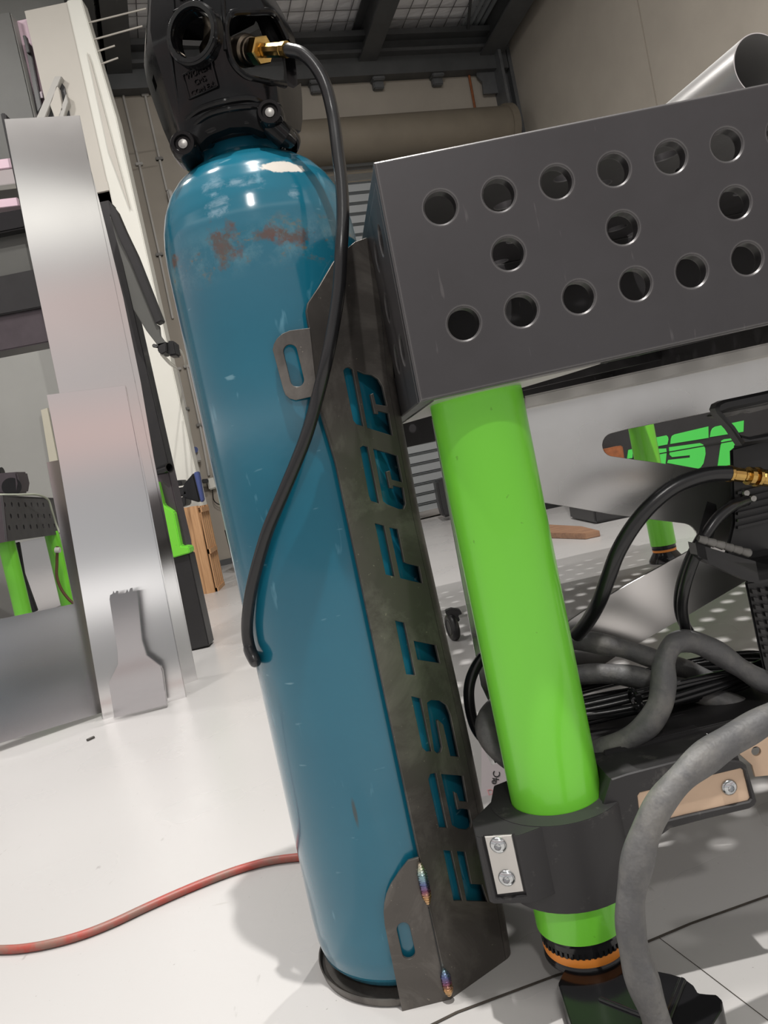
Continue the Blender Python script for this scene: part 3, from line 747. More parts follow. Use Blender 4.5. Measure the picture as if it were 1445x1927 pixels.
# rounded fold and the flange that runs back along the table side
fold = [(703,458),(712,520),(728,707),(779,980),(874,1406),(934,1700),(955,1826)]
L1 = [FB.pt(*FB.uv(*p)) for p in fold]
back = Vector((0,0,1)).cross(exb)
if back.y < 0: back = -back
vs = []; fs = []; K = 9; rb = .0165
for j, q in enumerate(L1):
    for k in range(K):
        a = (math.pi/2)*k/(K-1); vs.append(q + exb*(rb*math.sin(a)) + back*(rb*(1-math.cos(a))))
    vs.append(q + exb*rb + back*.05)
for j in range(len(L1)-1):
    for k in range(K): fs.append([j*(K+1)+k, j*(K+1)+k+1, (j+1)*(K+1)+k+1, (j+1)*(K+1)+k])
mb.add(vs, fs)
build('face_plate', mb, M['scale'], br, ang=30)
# tabs bent round the cylinder, each with a long slot
crease = [FB.pt(*FB.uv(*p)) for p in ((582,616),(597,745))]
FT = Frame(crease[1], Vector((1,-.03,0)), )
mb = MB(); FT.plate(mb, FT.poly([(583,617),(560,620),(545,622),(531,628),(521,637),(515,648),(513,658),(533,733),(537,743),(545,750),(556,753),(597,744)]), [slot(FT.uv(546,661), FT.uv(559,715), .0066)], .003, .0003, px=False); build('upper_tab', mb, M['scale'], br)
cw = [FB.pt(*FB.uv(*p)) for p in ((790,1614),(848,1880))]
FT2 = Frame(cw[0], Vector((1,.05,0)))
mb = MB(); FT2.plate(mb, FT2.poly([(788,1614),(768,1620),(752,1640),(735,1666),(727,1684),(723,1702),(722,1720),(724,1742),(757,1905),(766,1912),(846,1893),(850,1884)]), [slot(FT2.uv(759,1748), FT2.uv(769,1793), .0066)], .003, .0003, px=False); build('lower_tab', mb, M['scale'], br)
for a, b, n_ in (((787,1622),(803,1700),'upper'), ((832,1822),(843,1872),'lower')):
    q0 = FB.pt(*FB.uv(*a)); q1 = FB.pt(*FB.uv(*b)); d_ = q1-q0; pp = []; rr = []
    for k in range(25):
        f_ = k/24; pp.append(q0 + d_*f_ + FB.n*.0026); rr.append(.0052*min(1, .35 + 3*min(f_,1-f_))*(1+.07*math.sin(k*2.3)))
    mb = MB(); mb.tube(pp, rr, 12); build('weld_bead', mb, M['weld'], br, label='%s rainbow heat-tinted weld bead' % n_, origin=q1)
mb = MB(); mb.tube([FB.pt(*FB.uv(806,1708), .0006), FB.pt(*FB.uv(830,1822), .0006)], .0007, 8); build('seam_gap', mb, M['ink'], br)
# tray under the cylinder with a rolled lip, gusset foot
mb = MB(); mb.lathe([(.060,.0),(.096,.0),(.1030,.002),(.1050,.008),(.1066,.008),(.1050,.0),(.100,-.0005)], (BX,BY,.0012), seg=96, cap=False)
mb.lathe([(.001,.004),(.1,.004),(.1,.0012),(.001,.0012)], (BX,BY,.0012), seg=96)
build('base_tray', mb, M['scale'], br)
# ================================================================ welding table
T0 = P(703,305,.657); TB = P(790,755,.657)
TX = Vector((.3448,.0235,.0060)).normalized(); TZ = (T0-TB).normalized()
TN = TX.cross(TZ).normalized(); TY = -TN
TH = .2025; TW = 1.0; TL = 2.05
class SkewFrame:
    def uv(s, px, py):
        q = PP(px, py, T0, TN) - T0; c = TX.dot(TZ); a_, b_ = q.dot(TX), q.dot(TZ); return ((a_-c*b_)/(1-c*c), (b_-c*a_)/(1-c*c))
TFR = SkewFrame()
wt = thing('welding_table', 'nearest welding table, black perforated steel box on bright green tube legs', 'welding table', T0 + TX*.5 + TY*1.0 - Vector((0,0,T0.z)))
def tp(a, b, d): return T0 + TX*a + TZ*b + TY*d
h1 = TFR.uv(829,390); h6 = TFR.uv(1368,272); k1 = TFR.uv(872,609); m1 = TFR.uv(957,477)
pit = (h6[0]-h1[0])/5; HR = .0137
def rows(n):
    out = []
    for i_ in range(n): out += [circ(h1[0]+pit*i_, h1[1]+(h6[1]-h1[1])/5*i_, HR), circ(k1[0]+.0005+pit*i_, k1[1]+(h6[1]-h1[1])/5*i_, HR)]
    for i_ in range(n//2): out.append(circ(m1[0]+2*pit*i_, m1[1]+(h6[1]-h1[1])/5*2*i_, HR))
    return out
mb = MB(); plate(mb, [(0,-TH),(TW,-TH),(TW,0),(0,0)], rows(18), T0, TX, TZ, TN, .012, .0015); build('front_panel', mb, M['table'], wt)
mb = MB(); hs = []
for i_ in range(39):
    hs += [circ(.05+.0515*i_, -.05, HR, 20), circ(.05+.0515*i_, -.15, HR, 20)]
    if i_ % 2 == 0 and i_ < 38: hs.append(circ(.10+.0515*i_, -.10, HR, 20))
plate(mb, [(.013,-TH),(TL-.013,-TH),(TL-.013,-.0125),(.013,-.0125)], hs, T0, TY, TZ, -TX, .012, .0009); build('side_panel', mb, M['table'], wt)
mb = MB(); plate(mb, [(.0,-TH),(TW,-TH),(TW,0),(0,0)], [], T0 + TY*(TL-.012), TX, TZ, TN, .012, 0); build('back_panel', mb, M['table'], wt)
mb = MB(); plate(mb, [(.013,-TH),(TL-.013,-TH),(TL-.013,-.0125),(.013,-.0125)], [], T0 + TX*(TW-.0), TY, TZ, TX, .012, 0); build('side_panel', mb, M['table'], wt)
mb = MB(); hs = []
for i_ in range(10):
    for j_ in range(20):
        hs.append(circ(.05+.1*i_, .05+.1*j_, HR, 20))
        if i_ < 9 and j_ < 19: hs.append(circ(.10+.1*i_, .10+.1*j_, HR, 20))
plate(mb, [(.0005,.0125),(TW-.0005,.0125),(TW-.0005,TL-.0125),(.0005,TL-.0125)], hs, T0, TX, TY, TZ, .012, 0); build('top_plate', mb, M['table'], wt)
for i_ in range(1, 5):
    mb = MB(); A = tp(.014,-.013,TL*i_/5)
    mb.prism([tp(.014,-.013,TL*i_/5), tp(TW-.014,-.013,TL*i_/5), tp(TW-.014,-.12,TL*i_/5), tp(.014,-.12,TL*i_/5)], TY*.012); build('rib', mb, M['table'], wt)
LEGX, LEGY, LEGR = .1083, .742, .0445
zt_ = T0.z - TH
legpos = [(LEGX,LEGY), (P(1250,1030,2.8).x-.012, 2.80-.03), (LEGX+TW-.13,LEGY+.06), (LEGX-.06,2.62)]
for k, (lx, ly) in enumerate(legpos):
    q = tp(0,0,0)
    mb = MB(); mb.lathe([(LEGR,.062),(LEGR,zt_ + .0115 + (lx-.05)*.013 if k != 9 else zt_)], (lx,ly,0), seg=72); leg = build('leg', mb, M['green'], wt)
    mb = MB(); mb.lathe([(.030,.058),(.0425,.058),(.0435,.063),(.0435,.066),(.030,.066)], (lx,ly,0), seg=48, cap=False)
    mb.lathe([(.042,.052),(.042,.066)], (lx,ly,0), seg=48)
    for i_ in range(48):
        a = 2*math.pi*i_/48; c_ = Vector((lx+.0415*math.cos(a), ly+.0415*math.sin(a), .0495)); mb.box(c_, (.0012,.0025,.006), Vector((math.cos(a),math.sin(a),0)), Vector((-math.sin(a),math.cos(a),0)))
    mb.lathe([(.0405,.0455),(.0405,.053)], (lx,ly,0), seg=48); build('adjuster_ring', mb, M['blackgloss'], leg)
    mb = MB(); mb.lathe([(.036,.037),(.0412,.0378),(.0420,.042),(.0412,.0462)], (lx,ly,0), seg=60); build('orange_ring', mb, M['orange'], leg)
    mb = MB()
    if k == 0:
        z1_ = .034
        ol = [(1050,1850),(1066,1815),(1110,1790),(1180,1785),(1222,1824),(1262,1832),(1285,1839),(1304,1853),(1313,1868),(1330,1870),(1348,1871),(1359,1882),(1358,1900),(1330,1945),(1300,2010),(1090,2010),(1075,1930)]
        mb.prism([PF(x,y,z1_) for x,y in ol], (0,0,-z1_)); mb.lathe([(.0425,.030),(.0425,.034),(.040,.038)], (lx,ly,0), seg=48)
        A_1 = PF(1285,1845,z1_); A_2 = PF(1240,1960,z1_)
        mb.tube([A_1, A_2], .004, 10); mb.tube(spline([PF(1128,1880,z1_), PF(1160,1893,z1_), PF(1210,1912,z1_), PF(1260,1930,z1_)], 5), .003, 10)
        build('foot', mb, M['blackgloss'], leg, bevel=.003, seg=3)
    else:
        mb.lathe([(.06,0),(.06,.008),(.045,.03),(.040,.038)], (lx,ly,0), seg=40); build('foot', mb, M['blackgloss'], leg)
# light gusset under the front corner
mb = MB(); zz_ = T0.z-TH-.004
mb.prism([tp(.015,-TH-.0005,.02), tp(.168,-TH-.0005,.02), tp(.150,-TH-.0005,.06), tp(.09,-TH-.0005,.16), tp(.045,-TH-.0005,.26), tp(.015,-TH-.0005,.30)], TZ*.003); build('corner_plate', mb, M['clampplate'], wt)
# ================================================================ clamp collar on the near leg
cl = thing('leg_clamp', 'black moulded clamp collar with bolted plates round the near green leg', 'clamp', (LEGX,LEGY-.06,.12))
mb = MB(); zc0, zc1 = .118, .192
arc = [(LEGX+.066*math.sin(R(a)), LEGY-.066*math.cos(R(a))) for a in range(-90, 100, 8)]
xl = P(893,1560,.688).x
ring = arc + [(LEGX+.06,LEGY+.05),(LEGX,LEGY+.066),(LEGX-.055,LEGY+.045)]
lug = [(xl,.722),(xl,.691),(xl+.003,.6868),(LEGX-.050,.6755),(LEGX-.02,.684),(LEGX-.02,LEGY),(LEGX-.045,LEGY+.05),(xl+.03,LEGY+.02)]
hole = lambda: tomesh(MB().cyl((LEGX,LEGY,0),(LEGX,LEGY,.3), LEGR+.0006, 64))
la = Vector((xl+.003,.6868,0)); lb_ = Vector((LEGX-.050,.6755,0))
FC = Frame(Vector((xl+.003,.6868,0)), lb_-la)
pk = MB(); FC.prism(pk, [(905,1569),(965,1565),(991,1686),(934,1692)], .0075, .004)
c1_ = boolean(tomesh(MB().prism([(x,y,.192) for x,y in ring], (0,0,-.084))), [hole()])
c2_ = boolean(tomesh(MB().prism([(x,y,.1915) for x,y in lug], (0,0,-.064))), [hole(), tomesh(pk)])
mb = MB().mesh(c1_).mesh(c2_)
build('clamp_body', mb, M['print'], cl, bevel=.002, seg=2)
mb = MB(); FC.plate(mb, [(911,1577),(962,1574),(985,1680),(935,1686)], [], .004, .0004, -.002); build('cover_plate', mb, M['clampplate'], cl, label='satin silver plate with two bolts')
def button(px, py, FR, d, r, par, h=.0045):
    q = FR.pt(*FR.uv(px,py), d); mb = MB(); pr_ = [(r*math.cos(a*math.pi/2/8), h*math.sin(a*math.pi/2/8)) for a in range(0, 6)]
    pr_ = [(r,-.001)] + pr_ + [(r*.36,h*.88),(r*.36,h*.35),(.0004,h*.35)]
    # hex socket in the middle
    n_ = 24; mb.lathe(pr_[:-3], q, FR.n, n_, cap=False)
    mb.lathe([(pr_[-4][0],pr_[-4][1]),(r*.40,h*.93)], q, FR.n, n_, cap=False); mb.lathe([(r*.40,h*.93),(r*.38,h*.3),(.0003,h*.3)], q, FR.n, 6, cap=False)
    return build('bolt', mb, M['bolt'], par, ang=40)
cp = cl.children[-1]
button(937,1592,FC,-.002,.0080,cl); button(953,1654,FC,-.002,.0080,cl)
# arm to the right with its long plate
FA = Frame(P(1300,1490,.702), Vector((1,.04,0)))
armo = [(1135,1520),(1150,1468),(1180,1458),(1240,1445),(1372,1412),(1392,1424),(1418,1506),(1410,1516),(1330,1535),(1262,1553),(1215,1590),(1160,1640)]
tanp = [(1200,1498),(1204,1492),(1394,1446),(1400,1450),(1413,1503),(1409,1508),(1330,1526),(1290,1535),(1258,1543),(1208,1566)]
mb = MB(); FA.prism(mb, armo, .07, -.004)
gA = boolean(tomesh(mb), [tomesh(MB().cyl((LEGX,LEGY,0),(LEGX,LEGY,.3), LEGR+.0008, 64))])
mb = MB().mesh(gA)
FA.plate(mb, [(1135,1515),(1150,1466),(1180,1456),(1300,1425),(1385,1432),(1396,1434),(1404,1440),(1424,1508),(1420,1516),(1410,1522),(1330,1541),(1262,1559),(1215,1594),(1160,1640)], [tanp], .0045, .0012, .0005)
build('arm', mb, M['print'], cl)
mb = MB(); FA.plate(mb, tanp, [], .002, .0002, -.0024); build('backing_plate', mb, M['tan'], cl, label='tan plate with one bolt')
button(1374,1483,FA,-.0024,.0078,cl)
# ================================================================ shelf under the table with its tray
SZ = .213
sh = thing('under_shelf', 'black sheet-metal tray shelf under the table carrying the cables', 'shelf', (.5,.86,.2))
mb = MB(); sf = PF(1150,1442,SZ); sg = PF(1345,1388,SZ)
plate(mb, [(.165,.752),(.98,.806),(.98,.885),(.165,.875),(.06,.868),(.06,.80),(.165,.80)], [circ(PF(1322,1385,SZ).x, PF(1322,1385,SZ).y, .0048)], Vector((0,0,SZ)), Vector((1,0,0)), Vector((0,1,0)), Vector((0,0,1)), .003)
build('tray', mb, M['steelblack'], sh)
mb = MB(); mb.prism([(.165,.752,SZ-.028),(.98,.808,SZ-.028),(.98,.808,SZ+.006),(.165,.752,SZ+.006)], (0,.003,0)); build('front_lip', mb, M['steelblack'], sh, bevel=.001)
mb = MB(); mb.torus(PF(1322,1385,SZ+.0006), (0,0,1), .0055, .0011, 24, 8); build('eyelet', mb, M['bolt'], sh)
FD = Frame((0,.752,0), Vector((1,.05,0)))
FD = Frame(P(1400,1430,.742), Vector((1,.05,0)))
mb = MB(); FD.plate(mb, [(1383,1412),(1400,1398),(1470,1378),(1470,1457),(1421,1462),(1415,1440)], [FD and [(1423+9*math.cos(a*.45), 1414+9*math.sin(a*.45)) for a in range(14)]], .003, .0003); build('end_plate', mb, M['tan'], sh, label='tan end plate with a round hole')
mb = MB(); mb.bb(.165,.30,.748,.80,SZ-.004,SZ-.001); build('bracket_strip', mb, M['steelblack'], sh)
# ================================================================ cables on the shelf
def sleeve(pts, r, n=12, seg=18, wob=.14, sd=1):
    S = spline(pts, n); rnd = random.Random(sd); ph = [rnd.uniform(0,6) for _ in range(3)]; acc = 0; rr = []
    for i_, p in enumerate(S):
        if i_: acc += (p - S[i_-1]).length
        rr.append(r*(1 + wob*(.5*math.sin(acc*58+ph[0]) + .35*math.sin(acc*121+ph[1]) + .25*math.sin(acc*23+ph[2]))))
    return MB().tube(S, rr, seg)
def Pz(L): return [P(*q) for q in L]
coil = Pz([(1500,1290,.80),(1445,1285,.80),(1395,1258,.80),(1345,1225,.80),(1300,1207,.795),(1268,1212,.785),(1250,1245,.775),(1248,1290,.768),(1240,1330,.762),(1212,1370,.760),(1165,1398,.765),(1110,1420,.780),(1060,1438,.800),(1010,1448,.808),(965,1432,.805),(930,1402,.805),(916,1368,.815),(928,1335,.835),(975,1300,.86),(1040,1278,.87),(1110,1268,.865),(1170,1270,.86),(1230,1282,.85),(1300,1300,.84),(1370,1325,.83),(1445,1352,.82),(1520,1378,.81)])
mb = sleeve(coil, .0118, sd=3); tag(build('welding_cable', mb, M['sleeve'], ang=60), 'thick grey sleeved welding cable coiled on the black shelf behind the green leg', 'cable')
c2 = Pz([(1000,1215,.90),(1060,1206,.885),(1110,1208,.875),(1170,1220,.87),(1225,1238,.868),(1280,1258,.872),(1340,1282,.872),(1400,1312,.868),(1450,1335,.865),(1510,1360,.86)])
mb = sleeve(c2, .0112, sd=5); tag(build('welding_cable', mb, M['sleeve'], ang=60), 'grey sleeved cable lying behind the coil, reaching right across the shelf', 'cable')
c3 = Pz([(1500,1330,.640),(1445,1352,.634),(1400,1378,.630),(1345,1412,.622),(1295,1452,.612),(1254,1495,.606),(1226,1540,.602),(1207,1590,.600),(1194,1645,.600),(1186,1700,.600),(1187,1750,.602),(1196,1800,.604),(1212,1855,.606),(1230,1905,.606),(1246,1960,.604),(1262,2030,.600)])
mb = sleeve(c3, .0122, sd=9, wob=.14); tag(build('welding_cable', mb, M['sleeve'], ang=60), 'grey sleeved cable hanging in front of the clamp down to the floor', 'cable')
# hank of thin black cable inside the coil
hk = []
rnd = random.Random(4); cx, cy = P(1215,1335,.83).x, .865
for k in range(7):
    a_ = .140 + rnd.uniform(-.02,.02); b_ = .036 + rnd.uniform(-.012,.012); z_ = SZ + .004 + .0042*k
    for i_ in range(26):
        a = 2*math.pi*i_/26; hk.append(Vector((cx + a_*math.cos(a) + rnd.uniform(-.003,.003), cy + b_*math.sin(a) - .01, z_ + .0045*i_/26 + .002*math.sin(3*a+k))))
mb = MB(); mb.tube(spline(hk, 3), .0036, 8); t = build('cable_hank', mb, M['hose'], ang=60); tag(t, 'hank of thin black cable lying inside the grey cable coil', 'cable')
q = P(1196,1318,.80); mb = MB(); mb.torus(q, (1,.1,.1), .012, .0022, 24, 8); mb.box(q + Vector((0,-.012,.006)), (.006,.005,.008)); tb = build('cable_tie', mb, M['blackgloss'], t)
# ================================================================ the truss-cut steel plate under the table
FP = Frame(P(1100,900,.905), Vector((1,.045,0)))
def arcpx(cx, cy, r, a0, a1, n=8): return [(cx + r*math.cos(R(a0+(a1-a0)*k/n)), cy + r*math.sin(R(a0+(a1-a0)*k/n))) for k in range(n+1)]
cutA = arcpx(1155,837,22,105,255) + [(1180,808),(1345,774),(1490,740),(1490,907),(1310,881)]
cutB = [(860,926),(1000,942),(1150,968)] + arcpx(1285,1012,27,-80,62) + [(1180,1100),(1098,1150),(1060,1176),(900,1180)]
cutC = [(1480,1055),(1400,1096),(1300,1155),(1235,1192),(1165,1232),(1120,1262),(1140,1330),(1480,1330)]
outP = [(797,800),(797,775),(1000,748),(1500,640),(1500,1390),(935,1390),(905,1300)]
mb = MB(); 
cuP = [(813,788),(1000,745),(1500,636),(1500,1055),(1400,1096),(1300,1155),(1235,1192),(1165,1232),(1120,1262),(1075,1300),(985,1385),(950,1385),(905,1290),(870,1100)]
FP.plate(mb, cuP, [cutA, cutB], .003, .0004)
ps = build('truss_plate', mb, M['plate'], ang=30); tag(ps, 'bright bare steel plate with triangular cut-outs standing under the table behind the green leg', 'steel plate')
mb = MB(); FP.prism(mb, [(980,772),(980,748),(1500,634),(1500,660)], .0165, .0135); 
# folded top edge, hemmed line
build('top_fold', mb, M['clampplate'], ps, bevel=.002)
# ================================================================ welder standing at the right end of the shelf
wd = thing('welder', 'black portable welder with moulded handle and brass gas fitting at the right edge', 'welder', P(1440,1240,.80))
FW = Frame(P(1400,900,.80), Vector((1,.03,0))); VO = Vector((.62,1,0))
mb = MB(); FW.prism(mb, [(1372,842),(1384,838),(1500,808),(1500,1045),(1398,1072),(1360,1052),(1376,985)], .004); mb.v = [v if i_ < 7 else v + VO*.09 for i_, v in enumerate(mb.v)]; build('body', mb, M['black'], wd, bevel=.004)
mb = MB()
FH = Frame(P(1400,800,.775), Vector((1,.03,0)))
FH.plate(mb, [(1348,768),(1352,758),(1364,752),(1445,735),(1520,718),(1520,822),(1399,838),(1378,806),(1352,778)], [[(1362,777),(1372,773),(1445,757),(1500,745),(1500,805),(1412,822),(1395,818)]], .016, .003); build('top_handle', mb, M['black'], wd)
mb = MB(); FH.prism(mb, [(1362,778),(1370,773),(1445,759),(1520,742),(1520,752),(1445,770),(1426,775),(1410,774),(1394,780),(1378,782)], .03, -.014); build('handle_grip', mb, M['grip'], wd, bevel=.0015, label='worn grey grip strip')
# vents of the body
for k in range(6):
    mb = MB(); FW.prism(mb, [(1385,925+13*k),(1500,898+13*k),(1500,903+13*k),(1385,930+13*k)], .004, .004); build('vent_slat', mb, M['blackgloss'], wd)
# lower handle
mb = MB(); FH2 = Frame(P(1400,1060,.745), Vector((1,.03,0)))
lo = [FH2.pt(*FH2.uv(*p)) for p in ((1312,1041),(1330,1047),(1405,1070),(1425,1074),(1500,1062))]
yb = Vector((0,.075,0))
up_ = Vector((0,0,.010)); L = []
mb.prism([lo[0]+up_, lo[1]+up_, lo[2]+up_, lo[3]+up_, lo[4]+up_, lo[4]-up_, lo[3]-up_*1.3, lo[2]-up_*1.3, lo[1]-up_*.7, lo[0]-up_*.2], (0,.018,0))
mb.prism([lo[0]+up_, lo[1]+up_, lo[1]+up_+yb+Vector((.05,0,.028)), lo[0]+up_+yb+Vector((.05,0,.028))], (0,0,-.014))
mb.prism([lo[3]+up_, lo[4]+up_, lo[4]+up_+yb, lo[3]+up_+yb], (0,0,-.02))
build('lower_handle', mb, M['black'], wd, bevel=.003)
mb = MB(); A0, A1 = lo[0] + up_ + Vector((.005,.004,.003)), lo[2] + up_ + Vector((.008,.004,.003))
for k in range(6):
    a = A0 + (A1-A0)*(k/6); b = A0 + (A1-A0)*((k+.85)/6); mb.cyl(a, b, .0036, 12, .0044)
mb.cyl(A0, A1, .0034, 12); build('grip_wire', mb, M['grip'], wd, label='ribbed metallic grip')
# ribbed foot column below
mb = MB(); FW2 = Frame(P(1430,1160,.80), Vector((1,.03,0)))
FW2.prism(mb, [(1400,1094),(1500,1080),(1500,1270),(1440,1280),(1425,1215),(1418,1180)], .003); mb.v = [v if i_ < 6 else v + VO*.08 for i_, v in enumerate(mb.v)]; build('base_column', mb, M['black'], wd, bevel=.003)
mb = MB()
for k in range(9):
    for j in range(4): 
        x = 1411+3.2*k+15*j; y = 1108+15*k-2*j; FW2.prism(mb, [(x,y),(x+9,y+1),(x+11,y+9),(x+2,y+8)], .004, .004)
build('ribbing', mb, M['steelblack'], wd)
# gas fitting and hoses of the welder
g0, g1 = P(1370,891,.762), P(1470,903,.775); gd = (g1-g0).normalized(); gl = (g1-g0).length
mb = MB(); mb.lathe([(.0085,0),(.0085,.003),(.0068,.005),(.0072,.007),(.0072,.016),(.0062,.018),(.0062,.022),(.0092,.0225),(.0092,.0275),(.006,.028),(.006,.031),(.010,.0315),(.010,.035),(.007,.0355),(.0085,.038),(.0085,gl)], g0, gd, 14); build('gas_fitting', mb, M['brass'], wd, ang=20)
for k, (x, y) in enumerate(((1404,928),(1403,946),(1417,938))):
    q = P(x,y,.795); mb = MB(); mb.lathe([(.0042,-.006),(.0042,.0),(.003,.0015),(.0005,.0015)], q, (0,-1,0), 12); build('panel_screw', mb, M['dullbolt'], wd)
h2 = Pz([(1374,891,.762),(1340,892,.760),(1305,900,.758),(1265,918,.757),(1225,950,.757),(1190,992,.760),(1162,1040,.766),(1145,1085,.775),(1128,1130,.79),(1107,1168,.82),(1085,1195,.845)])
mb = MB(); mb.tube(spline(h2, 10), .0078, 18); tag(build('gas_hose', mb, M['hose'], ang=60), 'black hose arching from the welder brass fitting down behind the green leg', 'hose')
for r_, L, lb in ((.0056, [(1404,942,.79),(1378,952,.775),(1350,975,.768),(1325,1012,.765),(1303,1060,.768),(1289,1105,.776),(1284,1145,.79),(1291,1190,.81)], 'thin black lead curving from the welder panel down to the cable coil'),
                  (.0060, [(1400,945,.81),(1368,960,.80),(1336,990,.79),(1310,1030,.785),(1290,1075,.787),(1279,1120,.795),(1282,1160,.805),(1300,1196,.82)], 'second thin black lead just behind the lead from the welder panel')):
    mb = MB(); mb.tube(spline(Pz(L), 10), r_, 14); tag(build('welder_lead', mb, M['hose'], ang=60), lb, 'lead', 'leads of the welder')
# black loops seen between bracket and leg
mb = MB(); mb.tube(spline(Pz([(960,1215,.86),(920,1225,.85),(893,1260,.845),(882,1300,.845),(888,1350,.85),(905,1385,.855),(940,1410,.86)]), 10), .0062, 14); tag(build('cable_loop', mb, M['hose'], ang=60), 'black cable loop seen between the bracket and the green leg', 'cable')
# ================================================================ things on the floor
rl = []
for x, y in ((-700,1900),(-500,1840),(-300,1802),(-150,1790),(-60,1788),(0,1787),(40,1785),(90,1777),(150,1761),(210,1738),(270,1710),(330,1683),(390,1658),(450,1636),(510,1620),(575,1612),(660,1606),(760,1590)): rl.append(PF(x,y,.0058))
mb = MB(); mb.tube(spline(rl, 10), .0058, 14); tag(build('air_hose', mb, M['red'], ang=60), 'faded red air hose snaking over the pale floor behind the cylinder', 'hose')
mb = MB(); A, B = PF(164,1393,.003), PF(177,1387,.003); mb.cyl(A, B, .004, 6); tag(build('metal_offcut', mb, M['dust']), 'tiny dark offcut lying on the floor before the sheets', 'offcut')
mb = MB(); J = [PF(x,y,.0008) for x,y in ((700,1985),(860,1905),(1046,1836),(1140,1806),(1210,1776),(1300,1738),(1445,1686),(1600,1630))]
rnd = random.Random(2)
for a, b in zip(J, J[1:]):
    d_ = (b-a).normalized(); nn = Vector((-d_.y,d_.x,0))*.0016; mb.prism([a-nn, b-nn, b+nn, a+nn], (0,0,.0004))
K2 = [PF(x,y,.0006) for x,y in ((1238,1763),(1330,1832),(1445,1920),(1560,2010))]
for a, b in zip(K2, K2[1:]):
    d_ = (b-a).normalized(); nn = Vector((-d_.y,d_.x,0))*.0003; mb.prism([a-nn, b-nn, b+nn, a+nn], (0,0,.0003))
struct('floor_joint', mb, M['joint'])
# clear bag of printed film behind the bracket
bgF = Frame(PF(905,1500), Vector((1,.1,0)), Vector((0,.75,.66)))
mb = MB(); bgF.prism(mb, [(905,1545),(985,1500),(985,1415),(925,1440),(906,1400)], .002); bg = build('printed_bag', mb, M['bag']); tag(bg, 'crumpled pale printed bag behind the foot of the bracket', 'bag')
for s_, px, py, sz, mt in (('e', 928, 1472, .016, 'ink'), ('4C', 934, 1462, .016, 'ink'), ('DI', 925, 1491, .014, 'pinkink')):
    me = text_mesh(s_, sz, .0002); q = bgF.pt(*bgF.uv(px,py), .0008); d = (bgF.ex*.45 + bgF.ey*.9).normalized() if mt == 'ink' else bgF.ex
    mb = MB(); mb.mesh(me, fmat(q, d, bgF.n.cross(d), bgF.n)); build('print', mb, M[mt], bg)
# rolled sheet on the table top
rt = Vector((P(1418,125,.72).x+.004, .715, T0.z + .0355)); ax = Vector((-.24,1,.0)).normalized()
mb = MB(); mb.lathe([(.029,0),(.029,.75),(.028,.75),(.028,0)], rt, ax, 64, cap=False)
n_ = 64
mb.f += [[i_, (i_+1)%n_, 3*n_+(i_+1)%n_, 3*n_+i_] for i_ in range(n_)] + [[n_+i_, n_+(i_+1)%n_, 2*n_+(i_+1)%n_, 2*n_+i_] for i_ in range(n_)]
tag(build('rolled_sheet_tube', mb, M['tube'], ang=40), 'open bright metal tube lying on top of the black table', 'tube')
# ================================================================ leaning sheets on the left
LEAN = R(5.5)
S1 = lean_frame((194,1354),(374,1290), LEAN)
def sheet(name, lb, FR, poly, mat, d=0, th=.002, grp='bare metal sheets leaning together'):
    mb = MB(); FR.plate(mb, poly, [], th, .0002, d); o = build(name, mb, mat); tag(o, lb, 'metal sheet', grp); return o
FS0 = Frame(S1.o + Vector((0,.10,0)), S1.ex, S1.ey)
def edgesheet(name, lb, FR, poly, mat, fl, d=0):
    # sheet with a return flange along one edge (two pixels), folded away from the viewer
    o = sheet(name, lb, FR, poly, mat, d); mb = MB(); a, b = [FR.pt(*FR.uv(*p), d) for p in fl]
    mb.prism([a, b, b - FR.n*.03, a - FR.n*.03], FR.ex*-.002); build('flange', mb, mat, o); return o
edgesheet('metal_sheet', 'tallest brushed metal sheet at the back of the leaning stack', FS0, [(8,224),(150,217),(165,297),(186,374),(232,560),(265,720),(289,860),(374,1290),(206,1338),(111,736),(53,460)], M['alu'], ((150,217),(374,1290)), 0)
FS1 = Frame(S1.o + Vector((0,.05,0)), S1.ex, S1.ey)
sheet('metal_sheet', 'dull grey sheet with a tall arm and a wide foot reaching the left edge', FS1, [(-70,1420),(-70,1180),(0,1165),(139,1136),(122,1050),(88,870),(150,858),(240,1330),(192,1341)], M['alu_dark'])
FS2 = lean_frame((194,1354),(351,1312), R(5))
edgesheet('metal_sheet', 'medium bright metal sheet standing in front of the tallest one', FS2, [(88,743),(236,725),(266,860),(351,1312),(194,1354),(110,860)], M['alu'], ((236,725),(351,1312)))
FS3 = lean_frame((215,1352),(313,1328), R(1.5))
FS3 = Frame(FS3.o + FS3.n*.03, FS3.ex, FS3.ey)
o = sheet('metal_sheet', 'small bottle-shaped metal offcut standing at the front of the stack', FS3, [(206,1128),(207,1120),(212,1117),(213,1112),(216,1117),(219,1112),(222,1112),(223,1118),(236,1116),(239,1109),(242,1115),(245,1107),(249,1106),(250,1113),(257,1112),(266,1205),(275,1233),(301,1253),(305,1264),(313,1327),(215,1351),(205,1284),(222,1250),(221,1225)], M['alu_dark'])
mb = MB(); L = [FS3.pt(*FS3.uv(*p), -.001) for p in ((257,1112),(266,1205),(275,1233),(301,1253),(305,1264),(313,1327))]
for a, b in zip(L, L[1:]): mb.prism([a, b, b - FS3.n*.02, a - FS3.n*.02], FS3.ex*.0015)
build('edge_flange', mb, M['alu_dark'], o)
